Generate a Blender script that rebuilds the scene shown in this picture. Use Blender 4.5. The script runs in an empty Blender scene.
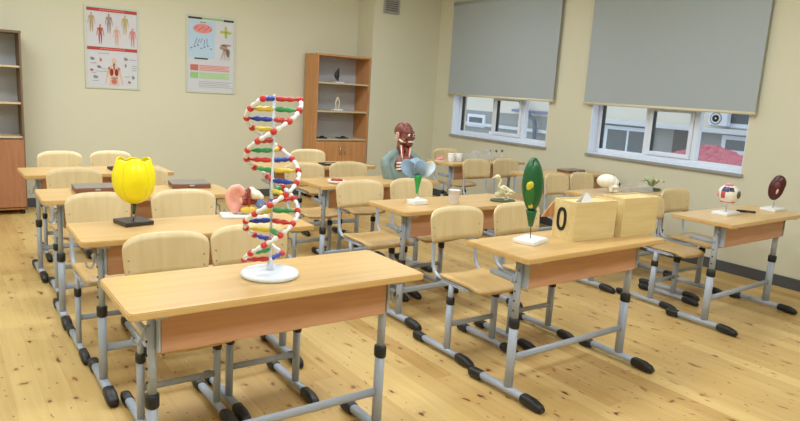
import bpy, bmesh, math, random
from math import sin, cos, pi, radians
from mathutils import Vector, Matrix
random.seed(7)
SC = bpy.context.scene
COL = SC.collection

# ------------------------------------------------------------------ materials
def lin(c):
    o = []
    for v in c:
        v = v / 255.0
        o.append(v / 12.92 if v <= .04045 else ((v + .055) / 1.055) ** 2.4)
    return tuple(o)

def new_mat(name):
    m = bpy.data.materials.new(name); m.use_nodes = True
    nt = m.node_tree
    return m, nt, nt.nodes['Principled BSDF']

def mat(name, c, rough=.5, metal=0, noise=None, bump=None, spec=.5, trans=0, coat=0, sss=0, alpha=None):
    m, nt, b = new_mat(name)
    c = lin(c)
    b.inputs['Roughness'].default_value = rough
    b.inputs['Metallic'].default_value = metal
    b.inputs['Specular IOR Level'].default_value = spec
    b.inputs['Coat Weight'].default_value = coat
    b.inputs['Transmission Weight'].default_value = trans
    if sss:
        b.inputs['Subsurface Weight'].default_value = sss
        b.inputs['Subsurface Radius'].default_value = (.02, .02, .01)
    tc = nt.nodes.new('ShaderNodeTexCoord')
    n = nt.nodes.new('ShaderNodeTexNoise')
    n.inputs['Scale'].default_value = (noise or (30, 0))[0]
    n.inputs['Detail'].default_value = 3
    nt.links.new(tc.outputs['Object'], n.inputs['Vector'])
    amt = (noise or (30, .04))[1]
    r = nt.nodes.new('ShaderNodeMix'); r.data_type = 'RGBA'
    r.inputs[6].default_value = tuple(max(0, x * (1 - amt)) for x in c) + (1,)
    r.inputs[7].default_value = tuple(min(1, x * (1 + amt)) for x in c) + (1,)
    nt.links.new(n.outputs['Fac'], r.inputs[0])
    nt.links.new(r.outputs[2], b.inputs['Base Color'])
    if bump:
        bp = nt.nodes.new('ShaderNodeBump'); bp.inputs['Strength'].default_value = bump[1]; bp.inputs['Distance'].default_value = .002
        n2 = nt.nodes.new('ShaderNodeTexNoise'); n2.inputs['Scale'].default_value = bump[0]
        nt.links.new(tc.outputs['Object'], n2.inputs['Vector'])
        nt.links.new(n2.outputs['Fac'], bp.inputs['Height']); nt.links.new(bp.outputs[0], b.inputs['Normal'])
    return m

def wood(name, c1, c2, stretch=(3, 40, 40), rough=.4, coat=0., spec=.4):
    """straight grained wood; stretch gives grain frequency along x,y,z"""
    m, nt, b = new_mat(name)
    tc = nt.nodes.new('ShaderNodeTexCoord'); mp = nt.nodes.new('ShaderNodeMapping')
    oi = nt.nodes.new('ShaderNodeObjectInfo')
    add = nt.nodes.new('ShaderNodeVectorMath'); add.operation = 'MULTIPLY_ADD'
    add.inputs[1].default_value = (1, 1, 1)
    rv = nt.nodes.new('ShaderNodeCombineXYZ')
    ml = nt.nodes.new('ShaderNodeMath'); ml.operation = 'MULTIPLY'; ml.inputs[1].default_value = 17.0
    nt.links.new(oi.outputs['Random'], ml.inputs[0])
    for i in range(3): nt.links.new(ml.outputs[0], rv.inputs[i])
    nt.links.new(tc.outputs['Object'], add.inputs[0]); nt.links.new(rv.outputs[0], add.inputs[2])
    nt.links.new(add.outputs[0], mp.inputs['Vector'])
    mp.inputs['Scale'].default_value = stretch
    n = nt.nodes.new('ShaderNodeTexNoise'); n.inputs['Scale'].default_value = 1; n.inputs['Detail'].default_value = 5
    n.inputs['Distortion'].default_value = .6
    nt.links.new(mp.outputs[0], n.inputs['Vector'])
    r = nt.nodes.new('ShaderNodeValToRGB')
    r.color_ramp.elements[0].position = .3; r.color_ramp.elements[1].position = .72
    r.color_ramp.elements[0].color = lin(c2) + (1,); r.color_ramp.elements[1].color = lin(c1) + (1,)
    nt.links.new(n.outputs['Fac'], r.inputs[0]); nt.links.new(r.outputs[0], b.inputs['Base Color'])
    b.inputs['Roughness'].default_value = rough; b.inputs['Coat Weight'].default_value = coat
    b.inputs['Specular IOR Level'].default_value = spec
    b.inputs['Coat Roughness'].default_value = .2
    return m

def floor_mat():
    m, nt, b = new_mat('pine_floorboards')
    N = nt.nodes.new; L = nt.links.new
    tc = N('ShaderNodeTexCoord'); sp = N('ShaderNodeSeparateXYZ'); L(tc.outputs['Object'], sp.inputs[0])
    def math_(op, a, bb=None):
        n = N('ShaderNodeMath'); n.operation = op
        if isinstance(a, (int, float)): n.inputs[0].default_value = a
        else: L(a, n.inputs[0])
        if bb is not None:
            if isinstance(bb, (int, float)): n.inputs[1].default_value = bb
            else: L(bb, n.inputs[1])
        return n.outputs[0]
    W = .118
    u = math_('DIVIDE', sp.outputs[0], W)
    row = math_('FLOOR', u); fr = math_('FRACT', u)
    wn0 = N('ShaderNodeTexWhiteNoise'); wn0.noise_dimensions = '1D'; L(row, wn0.inputs['W'])
    off = math_('MULTIPLY', wn0.outputs['Value'], 3.0)
    v = math_('DIVIDE', math_('ADD', sp.outputs[1], off), 2.6)
    seg = math_('FLOOR', v)
    cv = N('ShaderNodeCombineXYZ'); L(row, cv.inputs[0]); L(seg, cv.inputs[1])
    wn = N('ShaderNodeTexWhiteNoise'); wn.noise_dimensions = '2D'; L(cv.outputs[0], wn.inputs['Vector'])
    # grain
    mp = N('ShaderNodeMapping'); mp.inputs['Scale'].default_value = (26, 1.6, 1)
    ad = N('ShaderNodeVectorMath'); ad.operation = 'ADD'
    L(tc.outputs['Object'], ad.inputs[0])
    cz = N('ShaderNodeCombineXYZ'); L(math_('MULTIPLY', wn.outputs['Value'], 20.0), cz.inputs[2]); L(cz.outputs[0], ad.inputs[1])
    L(ad.outputs[0], mp.inputs[0])
    ns = N('ShaderNodeTexNoise'); ns.inputs['Scale'].default_value = 1; ns.inputs['Detail'].default_value = 4; ns.inputs['Distortion'].default_value = .8
    L(mp.outputs[0], ns.inputs['Vector'])
    ramp = N('ShaderNodeValToRGB')
    e = ramp.color_ramp.elements
    e[0].position = 0; e[0].color = lin(FL_D) + (1,)
    e[1].position = 1; e[1].color = lin(FL_L) + (1,)
    tone = math_('ADD', math_('MULTIPLY', wn.outputs['Value'], .55), math_('MULTIPLY', ns.outputs['Fac'], .55))
    L(tone, ramp.inputs[0])
    # knots
    def knots(sc, scale, r0, r1, keep, seed):
        mpk = N('ShaderNodeMapping'); mpk.inputs['Scale'].default_value = scale; mpk.inputs['Location'].default_value = (seed, seed * 1.7, 0)
        L(tc.outputs['Object'], mpk.inputs[0])
        nz = N('ShaderNodeTexNoise'); nz.inputs['Scale'].default_value = 9
        L(mpk.outputs[0], nz.inputs['Vector'])
        mx = N('ShaderNodeMix'); mx.data_type = 'RGBA'; mx.blend_type = 'LINEAR_LIGHT'; mx.inputs[0].default_value = .07
        L(mpk.outputs[0], mx.inputs[6]); L(nz.outputs['Color'], mx.inputs[7])
        vo = N('ShaderNodeTexVoronoi'); vo.voronoi_dimensions = '2D'; vo.inputs['Scale'].default_value = sc
        L(mx.outputs[2], vo.inputs['Vector'])
        k = N('ShaderNodeMapRange'); k.interpolation_type = 'SMOOTHSTEP'
        k.inputs['From Min'].default_value = r0; k.inputs['From Max'].default_value = r1
        k.inputs['To Min'].default_value = 1; k.inputs['To Max'].default_value = 0
        L(vo.outputs['Distance'], k.inputs['Value'])
        sr = N('ShaderNodeSeparateColor'); L(vo.outputs['Color'], sr.inputs[0])
        return math_('MULTIPLY', k.outputs[0], math_('LESS_THAN', sr.outputs[0], keep)), sr.outputs[1]
    k1, rnd = knots(5.2, (1.6, .8, 1), .055, .10, .62, 3.1)
    k2, _ = knots(9.0, (1.5, .8, 1), .035, .09, .6, 8.7)
    halo, _ = knots(5.2, (1.6, .8, 1), .04, .26, .62, 3.1)
    def mixc(a, fac, col):
        mx = N('ShaderNodeMix'); mx.data_type = 'RGBA'; L(fac, mx.inputs[0]); L(a, mx.inputs[6]); mx.inputs[7].default_value = lin(col) + (1,)
        return mx.outputs[2]
    c = mixc(ramp.outputs[0], math_('MULTIPLY', halo, .45), FL_HALO)
    c = mixc(c, math_('MULTIPLY', k2, .8), (120, 72, 34))
    c = mixc(c, math_('MULTIPLY', k1, math_('ADD', math_('MULTIPLY', rnd, .5), .45)), (78, 42, 20))
    # gaps
    d = math_('MINIMUM', fr, math_('SUBTRACT', 1.0, fr))
    g = math_('LESS_THAN', d, .012)
    fv = math_('FRACT', v)
    g2 = math_('LESS_THAN', fv, .0012)
    c = mixc(c, math_('MULTIPLY', math_('MAXIMUM', g, g2), .16), (110, 70, 30))
    L(c, b.inputs['Base Color'])
    b.inputs['Roughness'].default_value = .33
    b.inputs['Specular IOR Level'].default_value = .45
    return m

def mix_transparent(name, c, amount, rough=.05):
    m = bpy.data.materials.new(name); m.use_nodes = True
    nt = m.node_tree; nt.nodes.clear()
    o = nt.nodes.new('ShaderNodeOutputMaterial'); t = nt.nodes.new('ShaderNodeBsdfTransparent')
    g = nt.nodes.new('ShaderNodeBsdfPrincipled'); g.inputs['Base Color'].default_value = lin(c) + (1,)
    g.inputs['Roughness'].default_value = rough
    mx = nt.nodes.new('ShaderNodeMixShader'); mx.inputs[0].default_value = amount
    nt.links.new(t.outputs[0], mx.inputs[1]); nt.links.new(g.outputs[0], mx.inputs[2]); nt.links.new(mx.outputs[0], o.inputs[0])
    return m

FL_D = (172, 130, 70); FL_L = (222, 194, 130); FL_HALO = (184, 126, 72)
M = {}
M['wall'] = mat('cream_wall_paint', (214, 211, 189), .75, noise=(2, .015), bump=(150, .05), spec=.2)
M['ceiling'] = mat('white_ceiling', (240, 238, 230), .8)
M['floor'] = floor_mat()
M['skirt'] = mat('dark_grey_skirting', (78, 80, 84), .5)
M['top'] = wood('beech_laminate', (216, 180, 122), (202, 164, 104), (1.6, 22, 22), .32, .25)
M['panel'] = wood('alder_laminate', (204, 156, 122), (190, 140, 106), (2.5, 40, 40), .45)
M['ply'] = wood('birch_plywood', (226, 207, 164), (216, 194, 148), (22, 2.5, 2.5), .38, .15)
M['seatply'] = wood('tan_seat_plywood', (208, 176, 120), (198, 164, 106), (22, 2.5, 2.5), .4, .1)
M['steel'] = mat('grey_powder_coated_steel', (170, 180, 196), .38, .05)
M['black'] = mat('black_plastic', (30, 30, 32), .45)
M['screw'] = mat('zinc_screw', (170, 168, 160), .35, .8)
M['white'] = mat('white_plastic', (236, 238, 240), .35)
M['frame_white'] = mat('white_upvc', (226, 234, 248), .3)
M['blind'] = mat('grey_blind_fabric', (168, 177, 182), .85, noise=(400, .05), spec=.1)
M['blind_rail'] = mat('cream_rail', (222, 214, 186), .5)
M['sill'] = mat('grey_sill', (150, 150, 148), .45)
M['glass'] = mix_transparent('window_glass', (225, 235, 240), .07)
M['clear'] = mix_transparent('clear_plastic', (225, 228, 226), .28, .15)
M['carcass'] = wood('orange_beech_carcass', (206, 152, 102), (186, 130, 82), (34, 34, 2.5), .5)
M['shelfedge'] = mat('pale_shelf_edge', (206, 186, 150), .5)
M['backpanel'] = mat('grey_cabinet_back', (186, 188, 196), .7)
M['darkedge'] = mat('dark_cabinet_side', (118, 96, 72), .6)
M['metal'] = mat('brushed_metal', (190, 190, 190), .3, .9)
M['vent'] = mat('grey_vent', (160, 160, 158), .6)
M['ventdark'] = mat('vent_shadow_box', (92, 92, 92), .8)

# ------------------------------------------------------------------ mesh builder
class MB:
    def __init__(s): s.bm = bmesh.new()
    def _fin(s, faces, mi, smooth):
        for f in faces:
            f.material_index = mi; f.smooth = smooth
    def box(s, c, d, bev=0, mi=0, rz=0, seg=2, rot=None):
        x0 = set(s.bm.faces)
        r = bmesh.ops.create_cube(s.bm, size=1)
        vs = r['verts']
        R = rot if rot is not None else Matrix.Rotation(rz, 4, 'Z')
        bmesh.ops.transform(s.bm, matrix=Matrix.Translation(c) @ R @ Matrix.Diagonal((d[0], d[1], d[2], 1)), verts=vs)
        if bev:
            es = set(e for v in vs for e in v.link_edges)
            bmesh.ops.bevel(s.bm, geom=list(es), offset=bev, segments=seg, affect='EDGES', profile=.5)
        s._fin([f for f in s.bm.faces if f not in x0], mi, False)
        return s
    def ball(s, c, r, mi=0, seg=12, ring=8, rot=None):
        if isinstance(r, (int, float)): r = (r, r, r)
        x0 = set(s.bm.faces)
        q = bmesh.ops.create_uvsphere(s.bm, u_segments=seg, v_segments=ring, radius=1)
        mt = Matrix.Translation(c) @ (rot or Matrix()) @ Matrix.Diagonal((r[0], r[1], r[2], 1))
        bmesh.ops.transform(s.bm, matrix=mt, verts=q['verts'])
        s._fin([f for f in s.bm.faces if f not in x0], mi, True)
        return s
    def tube(s, pts, r, seg=10, mi=0, cap=True, up=(0, 0, 1), e=1.0):
        """r: number, (rx,ry) or list of either per point"""
        pts = [Vector(p) for p in pts]; n = len(pts)
        rs = r if isinstance(r, list) else [r] * n
        rings = []; prev = None
        for i, p in enumerate(pts):
            t = (pts[min(i + 1, n - 1)] - pts[max(i - 1, 0)]).normalized()
            if prev is None:
                a = Vector(up)
                if abs(a.dot(t)) > .95: a = Vector((0, 1, 0)) if abs(t.y) < .9 else Vector((1, 0, 0))
                side = t.cross(a).normalized()
            else:
                side = (prev - t * prev.dot(t)).normalized()
            prev = side; b = side.cross(t).normalized()
            rr = rs[i]; rx, ry = (rr, rr) if isinstance(rr, (int, float)) else rr
            def pw_(q): return math.copysign(abs(q) ** e, q) if abs(q) > 1e-9 else 0.0
            rings.append([s.bm.verts.new(p + side * rx * pw_(cos(2 * pi * (k + .5) / seg)) + b * ry * pw_(sin(2 * pi * (k + .5) / seg))) for k in range(seg)])
        fs = []
        for i in range(n - 1):
            for k in range(seg):
                fs.append(s.bm.faces.new((rings[i][k], rings[i][(k + 1) % seg], rings[i + 1][(k + 1) % seg], rings[i + 1][k])))
        s._fin(fs, mi, True)
        if cap:
            s._fin([s.bm.faces.new(rings[0][::-1]), s.bm.faces.new(rings[-1])], mi, False)
        return s
    def lathe(s, prof, c=(0, 0, 0), seg=24, mi=0, scale=(1, 1), smooth=True, closed=False):
        """prof: list of (r,z)"""
        rings = []
        for r, z in prof:
            if r < 1e-6: rings.append([s.bm.verts.new((c[0], c[1], c[2] + z))])
            else: rings.append([s.bm.verts.new((c[0] + r * scale[0] * cos(2 * pi * k / seg), c[1] + r * scale[1] * sin(2 * pi * k / seg), c[2] + z)) for k in range(seg)])
        fs = []
        for a, b in zip(rings, rings[1:]):
            for k in range(seg):
                k2 = (k + 1) % seg
                if len(a) == 1 and len(b) == 1: continue
                if len(a) == 1: fs.append(s.bm.faces.new((a[0], b[k2], b[k])))
                elif len(b) == 1: fs.append(s.bm.faces.new((a[k], a[k2], b[0])))
                else: fs.append(s.bm.faces.new((a[k], a[k2], b[k2], b[k])))
        s._fin(fs, mi, smooth)
        if len(rings[0]) > 1 and not closed: s._fin([s.bm.faces.new(rings[0][::-1])], mi, False)
        if len(rings[-1]) > 1 and not closed: s._fin([s.bm.faces.new(rings[-1])], mi, False)
        return s
    def prism(s, poly, fn, t0, t1, mi=0):
        """poly of (a,b); fn(a,b,t)->xyz, extruded between t0 and t1"""
        A = [s.bm.verts.new(fn(a, b, t0)) for a, b in poly]; B = [s.bm.verts.new(fn(a, b, t1)) for a, b in poly]
        n = len(poly)
        fs = [s.bm.faces.new(A[::-1]), s.bm.faces.new(B)]
        for i in range(n): fs.append(s.bm.faces.new((A[i], A[(i + 1) % n], B[(i + 1) % n], B[i])))
        s._fin(fs, mi, False)
        return s
    def grid(s, fn, nu, nv, mi=0, thick=None, smooth=True):
        """fn(u,v)->xyz for u,v in 0..1; thick: fn(u,v)->xyz of second side"""
        A = [[s.bm.verts.new(fn(i / nu, j / nv)) for j in range(nv + 1)] for i in range(nu + 1)]
        fs = [s.bm.faces.new((A[i][j], A[i + 1][j], A[i + 1][j + 1], A[i][j + 1])) for i in range(nu) for j in range(nv)]
        if thick:
            B = [[s.bm.verts.new(thick(i / nu, j / nv)) for j in range(nv + 1)] for i in range(nu + 1)]
            fs += [s.bm.faces.new((B[i][j + 1], B[i + 1][j + 1], B[i + 1][j], B[i][j])) for i in range(nu) for j in range(nv)]
            s._fin(fs, mi, smooth); fs = []
            for i in range(nu):
                fs.append(s.bm.faces.new((A[i + 1][0], A[i][0], B[i][0], B[i + 1][0])))
                fs.append(s.bm.faces.new((A[i][nv], A[i + 1][nv], B[i + 1][nv], B[i][nv])))
            for j in range(nv):
                fs.append(s.bm.faces.new((A[0][j], A[0][j + 1], B[0][j + 1], B[0][j])))
                fs.append(s.bm.faces.new((A[nu][j + 1], A[nu][j], B[nu][j], B[nu][j + 1])))
            s._fin(fs, mi, False)
        else: s._fin(fs, mi, smooth)
        return s
    def xf(s, mtx):
        bmesh.ops.transform(s.bm, matrix=mtx, verts=list(s.bm.verts)); return s
    def build(s, name, mats, parent=None):
        bmesh.ops.recalc_face_normals(s.bm, faces=list(s.bm.faces))
        me = bpy.data.meshes.new(name); s.bm.to_mesh(me); s.bm.free()
        if not isinstance(mats, (list, tuple)): mats = [mats]
        for m in mats: me.materials.append(M[m] if isinstance(m, str) else m)
        o = bpy.data.objects.new(name, me); COL.objects.link(o)
        if parent: o.parent = parent
        return o
    def remesh(s, name, mats, parent=None, voxel=.01, smooth=3, sub=0):
        """fuse the collected shapes into one continuous skin"""
        o = s.build(name, mats, parent)
        m = o.modifiers.new('r', 'REMESH'); m.mode = 'VOXEL'; m.voxel_size = voxel; m.use_smooth_shade = True
        if smooth:
            m2 = o.modifiers.new('s', 'SMOOTH'); m2.iterations = smooth; m2.factor = .5
        dg = bpy.context.evaluated_depsgraph_get()
        me = bpy.data.meshes.new_from_object(o.evaluated_get(dg))
        o.modifiers.clear(); old = o.data
        me.name = name
        o.data = me
        if not me.materials:
            for k in (mats if isinstance(mats, (list, tuple)) else [mats]): me.materials.append(M[k])
        bpy.data.meshes.remove(old)
        return o

def tag(o, label, cat, group=None):
    o['label'] = label; o['category'] = cat
    if group: o['group'] = group
    return o
def thing(name, label, cat, loc=(0, 0, 0), rz=0, group=None):
    o = bpy.data.objects.new(name, None); COL.objects.link(o); o.empty_display_size = .1
    o.location = loc; o.rotation_euler = (0, 0, rz)
    return tag(o, label, cat, group)
def struct(o):
    o['kind'] = 'structure'; return o
def dup(root, loc, rz, label):
    r = root.copy(); COL.objects.link(r); r.location = loc; r.rotation_euler = (0, 0, rz); r['label'] = label
    for ch in list(root.children):
        c = ch.copy(); COL.objects.link(c); c.parent = r
        for g in ch.children:
            d = g.copy(); COL.objects.link(d); d.parent = c
    return r

# ------------------------------------------------------------------ room shell
XW, YB, YP = 6.068, 8.115, 7.715       # window wall, back wall, front of the wall block in the corner
XL, YF, ZC = -1.7, -2.2, 3.15
struct(MB().box(((XL + XW) / 2, (YF + YB) / 2, -.05), (XW - XL + .5, YB - YF + .5, .1)).build('floor', 'floor'))
struct(MB().box(((XL + XW) / 2, (YF + YB) / 2, ZC + .05), (XW - XL + .5, YB - YF + .5, .1)).build('ceiling', 'ceiling'))
struct(MB().box(((XL + XW) / 2, YB + .1, ZC / 2), (XW - XL + .4, .2, ZC)).build('wall_back', 'wall'))
struct(MB().box((XL - .1, (YF + YB) / 2, ZC / 2), (.2, YB - YF, ZC)).build('wall_left', 'wall'))
struct(MB().box(((XL + XW) / 2, YF - .1, ZC / 2), (XW - XL + .4, .2, ZC)).build('wall_front', 'wall'))
struct(MB().box(((4.93 + XW) / 2, (YP + YB) / 2, ZC / 2), (XW - 4.93, YB - YP, ZC)).build('wall_corner', 'wall'))
WT = .26
W1, W2 = (5.49, 7.29), (3.08, 4.85); ZS, ZT = .935, 2.6
wb = MB()
def wseg(y0, y1, z0, z1): wb.box((XW + WT / 2, (y0 + y1) / 2, (z0 + z1) / 2), (WT, y1 - y0, z1 - z0))
wseg(YF, YB, 0, ZS); wseg(YF, YB, ZT, ZC)
wseg(YF, W2[0], ZS, ZT); wseg(W2[1], W1[0], ZS, ZT); wseg(W1[1], YB, ZS, ZT)
struct(wb.build('wall_right', 'wall'))
struct(MB().box((XW - .008, (YF + YP) / 2, .05), (.016, YP - YF, .10), .003).build('baseboard_right', 'skirt'))
struct(MB().box(((XL + 4.93) / 2, YB - .008, .05), (4.93 - XL, .016, .10), .003).build('baseboard_back', 'skirt'))
struct(MB().box(((4.93 + XW) / 2, YP - .008, .05), (XW - 4.93, .016, .10), .003).build('baseboard_corner', 'skirt'))
struct(MB().box((XL + .008, (YF + YB) / 2, .05), (.016, YB - YF, .10), .003).build('baseboard_left', 'skirt'))

def window(n, y0, y1, m1, m2):
    w = bpy.data.objects.new('window_%d' % n, None); COL.objects.link(w); w.location = (XW, (y0 + y1) / 2, ZS); struct(w)
    cy = (y0 + y1) / 2
    def lo(y): return y - cy
    H = ZT - ZS; fx = .155
    f = MB()
    fw = .05
    f.box((fx, lo(y0) + fw / 2, H / 2), (.07, fw, H), .006); f.box((fx, lo(y1) - fw / 2, H / 2), (.07, fw, H), .006)
    f.box((fx, 0, .03), (.07, y1 - y0 - 2 * fw, .06), .006); f.box((fx, 0, H - .03), (.07, y1 - y0 - 2 * fw, .06), .006)
    for m in (m1, m2): f.box((fx, lo(m), H / 2), (.066, .055, H - .12), .006)
    f.build('frame', 'frame_white', w)
    # opening sash of the middle light
    a, b = min(m1, m2) + .028, max(m1, m2) - .028
    s = MB(); sw = .042; z0, z1 = .062, .56
    s.box((fx - .02, lo(a) + sw / 2, (z0 + z1) / 2), (.06, sw, z1 - z0), .008); s.box((fx - .02, lo(b) - sw / 2, (z0 + z1) / 2), (.06, sw, z1 - z0), .008)
    s.box((fx - .02, lo((a + b) / 2), z0 + sw / 2), (.058, b - a - .076, sw), .006); s.box((fx - .02, lo((a + b) / 2), z1 - sw / 2), (.058, b - a - .076, sw), .006)
    s.box((fx, lo((a + b) / 2), (z1 + H - .06) / 2), (.05, b - a - .02, H - .06 - z1), .004)
    so = s.build('opening_sash', 'frame_white', w)
    g = MB()
    for p, q_ in ((y0 + fw, min(m1, m2) - .027), (max(m1, m2) + .027, y1 - fw)):
        g = MB(); g.box((fx + .005, lo((p + q_) / 2), H / 2), (.006, q_ - p, H - .12)); g.build('pane', 'glass', w)
    g = MB(); g.box((fx - .01, lo((a + b) / 2), (z0 + z1) / 2), (.006, b - a - .08, z1 - z0 - .08)); g.build('pane', 'glass', w)
    gk = MB()
    for yy, zz0, zz1 in ((y1 - fw - .006, .06, H - .06), (y0 + fw + .006, .06, H - .06), (m1 - .034, .06, H - .06), (m2 + .034, .06, H - .06), (m1 - .073, .105, .52)):
        gk.box((fx - (.02 if abs(zz1 - .52) < .01 else -.0) , lo(yy), (zz0 + zz1) / 2), (.05, .006, zz1 - zz0))
    gk.build('gasket', 'black', w)
    r = MB()
    for yy in (y0 + .004, y1 - .004): r.box((.06, lo(yy), H / 2), (.118, .008, H))
    r.build('reveal_lining', 'frame_white', w)
    s = MB(); s.box((.058, 0, .002), (.114, y1 - y0 - .004, .016), .003); so = s.build('sill', 'frame_white', w)
    s = MB(); s.box((-.012, 0, -.012), (.022, y1 - y0 + .04, .030), .004); s.build('sill_nosing', 'sill', so)
window(1, W1[0], W1[1], 6.57, 6.02)
window(2, W2[0], W2[1], 4.206, 3.653)

def blind(y0, y1, label):
    t = thing('roller_blind', label, 'blind', (XW - .05, (y0 + y1) / 2, 1.485), 0, 'roller blinds over the windows')
    h = 2.72 - 1.485; w = y1 - y0
    MB().box((0, 0, h / 2 + .01), (.003, w, h - .02)).build('fabric', 'blind', t)
    MB().tube([(0, -w / 2, .008), (0, w / 2, .008)], (.008, .014), 10).build('bottom_rail', 'blind_rail', t)
    MB().tube([(.015, -w / 2 - .01, h + .01), (.015, w / 2 + .01, h + .01)], .026, 14).build('roller', 'blind', t)
    for s in (-1, 1): MB().box((.02, s * (w / 2 + .016), h + .01), (.06, .012, .06), .004).build('bracket', 'frame_white', t)
blind(5.395, 7.36, 'grey roller blind half lowered over the window nearer the far corner')
blind(3.015, 4.935, 'wide grey roller blind lowered over the window looking onto the pink roof')

t = thing('air_vent', 'square grey ventilation grille high on the wall right of the bookcase', 'vent', (5.205, YP, 2.63))
MB().box((0, -.003, 0), (.25, .006, .2)).build('backing', 'ventdark', t)
f = MB()
for s in (-1, 1): f.box((s * .118, -.01, 0), (.026, .018, .2), .003); f.box((0, -.01, s * .092), (.21, .016, .026), .003)
f.build('frame', 'vent', t)
for i in range(6):
    MB().box((0, -.011, -.07 + i * .028), (.208, .004, .018), rot=Matrix.Rotation(.6, 4, 'X')).build('slat', 'vent', t)

# ------------------------------------------------------------------ desks
DH = .765
def foot_caps(leg, x, y0, y1, k=1.0):
    # long wedge cap towards the front (y0), short square sleeve at the back (y1)
    MB().tube([(x, y0 + .135, .036 * k), (x, y0 + .125, .035 * k), (x, y0 + .06, .031 * k), (x, y0 + .02, .024 * k), (x, y0, .015 * k)],
              [(.024 * k, .021 * k), (.028 * k, .027 * k), (.029 * k, .029 * k), (.027 * k, .022 * k), (.018 * k, .013 * k)], 16, e=.62).build('foot_cap', 'black', leg)
    MB().tube([(x, y1 - .095, .036 * k), (x, y1 - .085, .034 * k), (x, y1 - .02, .031 * k), (x, y1 - .006, .029 * k), (x, y1, .026 * k)],
              [(.024 * k, .021 * k), (.028 * k, .027 * k), (.028 * k, .028 * k), (.026 * k, .026 * k), (.018 * k, .018 * k)], 16, e=.62).build('foot_cap', 'black', leg)
def make_desk(label):
    t = thing('school_desk', label, 'desk', group='two-seat school desks')
    # tabletop with rounded corners
    L_, W_, r = .575, .22, .022
    poly = []
    for cx, cy, a0 in ((L_ - r, W_ - r, 0), (-L_ + r, W_ - r, 90), (-L_ + r, -W_ + r, 180), (L_ - r, -W_ + r, 270)):
        for k in range(5):
            a = radians(a0 + k * 22.5); poly.append((cx + r * cos(a), cy + r * sin(a)))
    mb = MB().prism(poly, lambda a, b, z: (a, b, z), DH - .026, DH)
    bmesh.ops.bevel(mb.bm, geom=[e for e in mb.bm.edges if abs(e.verts[0].co.z - e.verts[1].co.z) < 1e-5], offset=.004, segments=2, affect='EDGES')
    mb.build('tabletop', 'top', t)
    MB().box((0, -.115, .657), (.905, .016, .16), .003).build('modesty_panel', 'panel', t)
    for s in (-1, 1):
        x = s * .47; y = -.075
        g = MB()
        g.tube([(x, y, .03), (x, y, .40)], (.019, .026), 14, up=(0, 1, 0))
        g.tube([(x, y, .39), (x, y, .735)], (.015, .021), 14, up=(0, 1, 0))
        g.box((x, -.02, .732), (.04, .36, .012), .003)
        g.box((x - s * .012, y - .03, .66), (.006, .05, .15))
        for k in range(4): g.ball((x + s * .017, y, .46 + k * .05), (.003, .005, .005), 1)
        leg = g.build('leg', ['steel', 'black'], t)
        MB().tube([(x, y, .365), (x, y, .37), (x, y, .412), (x, y, .418)], [(.019, .026), (.024, .031), (.024, .031), (.018, .025)], 14, up=(0, 1, 0)).build('collar', 'black', leg)
        MB().tube([(x, -.20, .036), (x, .12, .036)], (.022, .018), 14, e=.75).build('foot_rail', 'steel', leg)
        foot_caps(leg, x, -.31, .205, .94)
        MB().tube([(x, y, .61), (x, y + .10, .615), (x, y + .19, .615)], [(.012, .016), (.012, .018), (.010, .014)], 10).build('side_arm', 'steel', leg)
        MB().tube([(x + s * .014, y - .015, .675), (x + s * .03, y - .015, .665), (x + s * .034, y - .015, .63), (x + s * .045, y - .015, .61), (x + s * .062, y - .015, .618), (x + s * .066, y - .015, .64)], .0045, 8).build('bag_hook', 'steel', leg)
    MB().tube([(-.462, -.075, .205), (.462, -.075, .205)], (.011, .019), 12).build('crossbar', 'steel', t)
    return t
DESKS = {  # x, y, turn, label
 'A': (1.040, 2.283, .004, 'foremost school desk, with the tall DNA model standing on it'),
 'D': (1.079, 3.285, -.008, 'school desk carrying the yellow tulip model and the pink ear model'),
 'F': (1.062, 4.36, -.02, 'school desk with two closed dark cases, behind the yellow tulip desk'),
 'G': (1.018, 5.42, .02, 'rearmost desk of the left column, nearest the two wall posters'),
 'B': (2.801, 2.287, .027, 'school desk with the green pod model and two wooden boxes'),
 'E': (2.924, 3.447, .027, 'school desk holding the blue-petalled flower model and white cup'),
 'J': (2.915, 4.50, .02, 'school desk carrying the red-brown anatomy bust'),
 'K': (2.94, 5.53, .02, 'rearmost middle desk, directly in front of the tall bookcase'),
 'C': (4.824, 2.406, .036, 'school desk by the window wall with the eyeball model on it'),
 'N': (4.86, 3.42, .03, 'school desk behind the wooden boxes, carrying the white skull'),
 'P': (5.355, 4.55, .02, 'school desk by the window wall with one brown case lying on it'),
 'M': (5.08, 5.60, .03, 'far school desk below the left window with two small white cups'),
}
desk0 = None
for k, (x, y, a, lab) in DESKS.items():
    if desk0 is None:
        desk0 = make_desk(lab); desk0.location = (x + .012, y, 0); desk0.scale = (1.02, 1, 1); desk0.rotation_euler = (0, 0, a)
    else: dup(desk0, (x, y, 0), a, lab).scale = (.9 if k == 'G' else 1, 1, 1)

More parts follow.
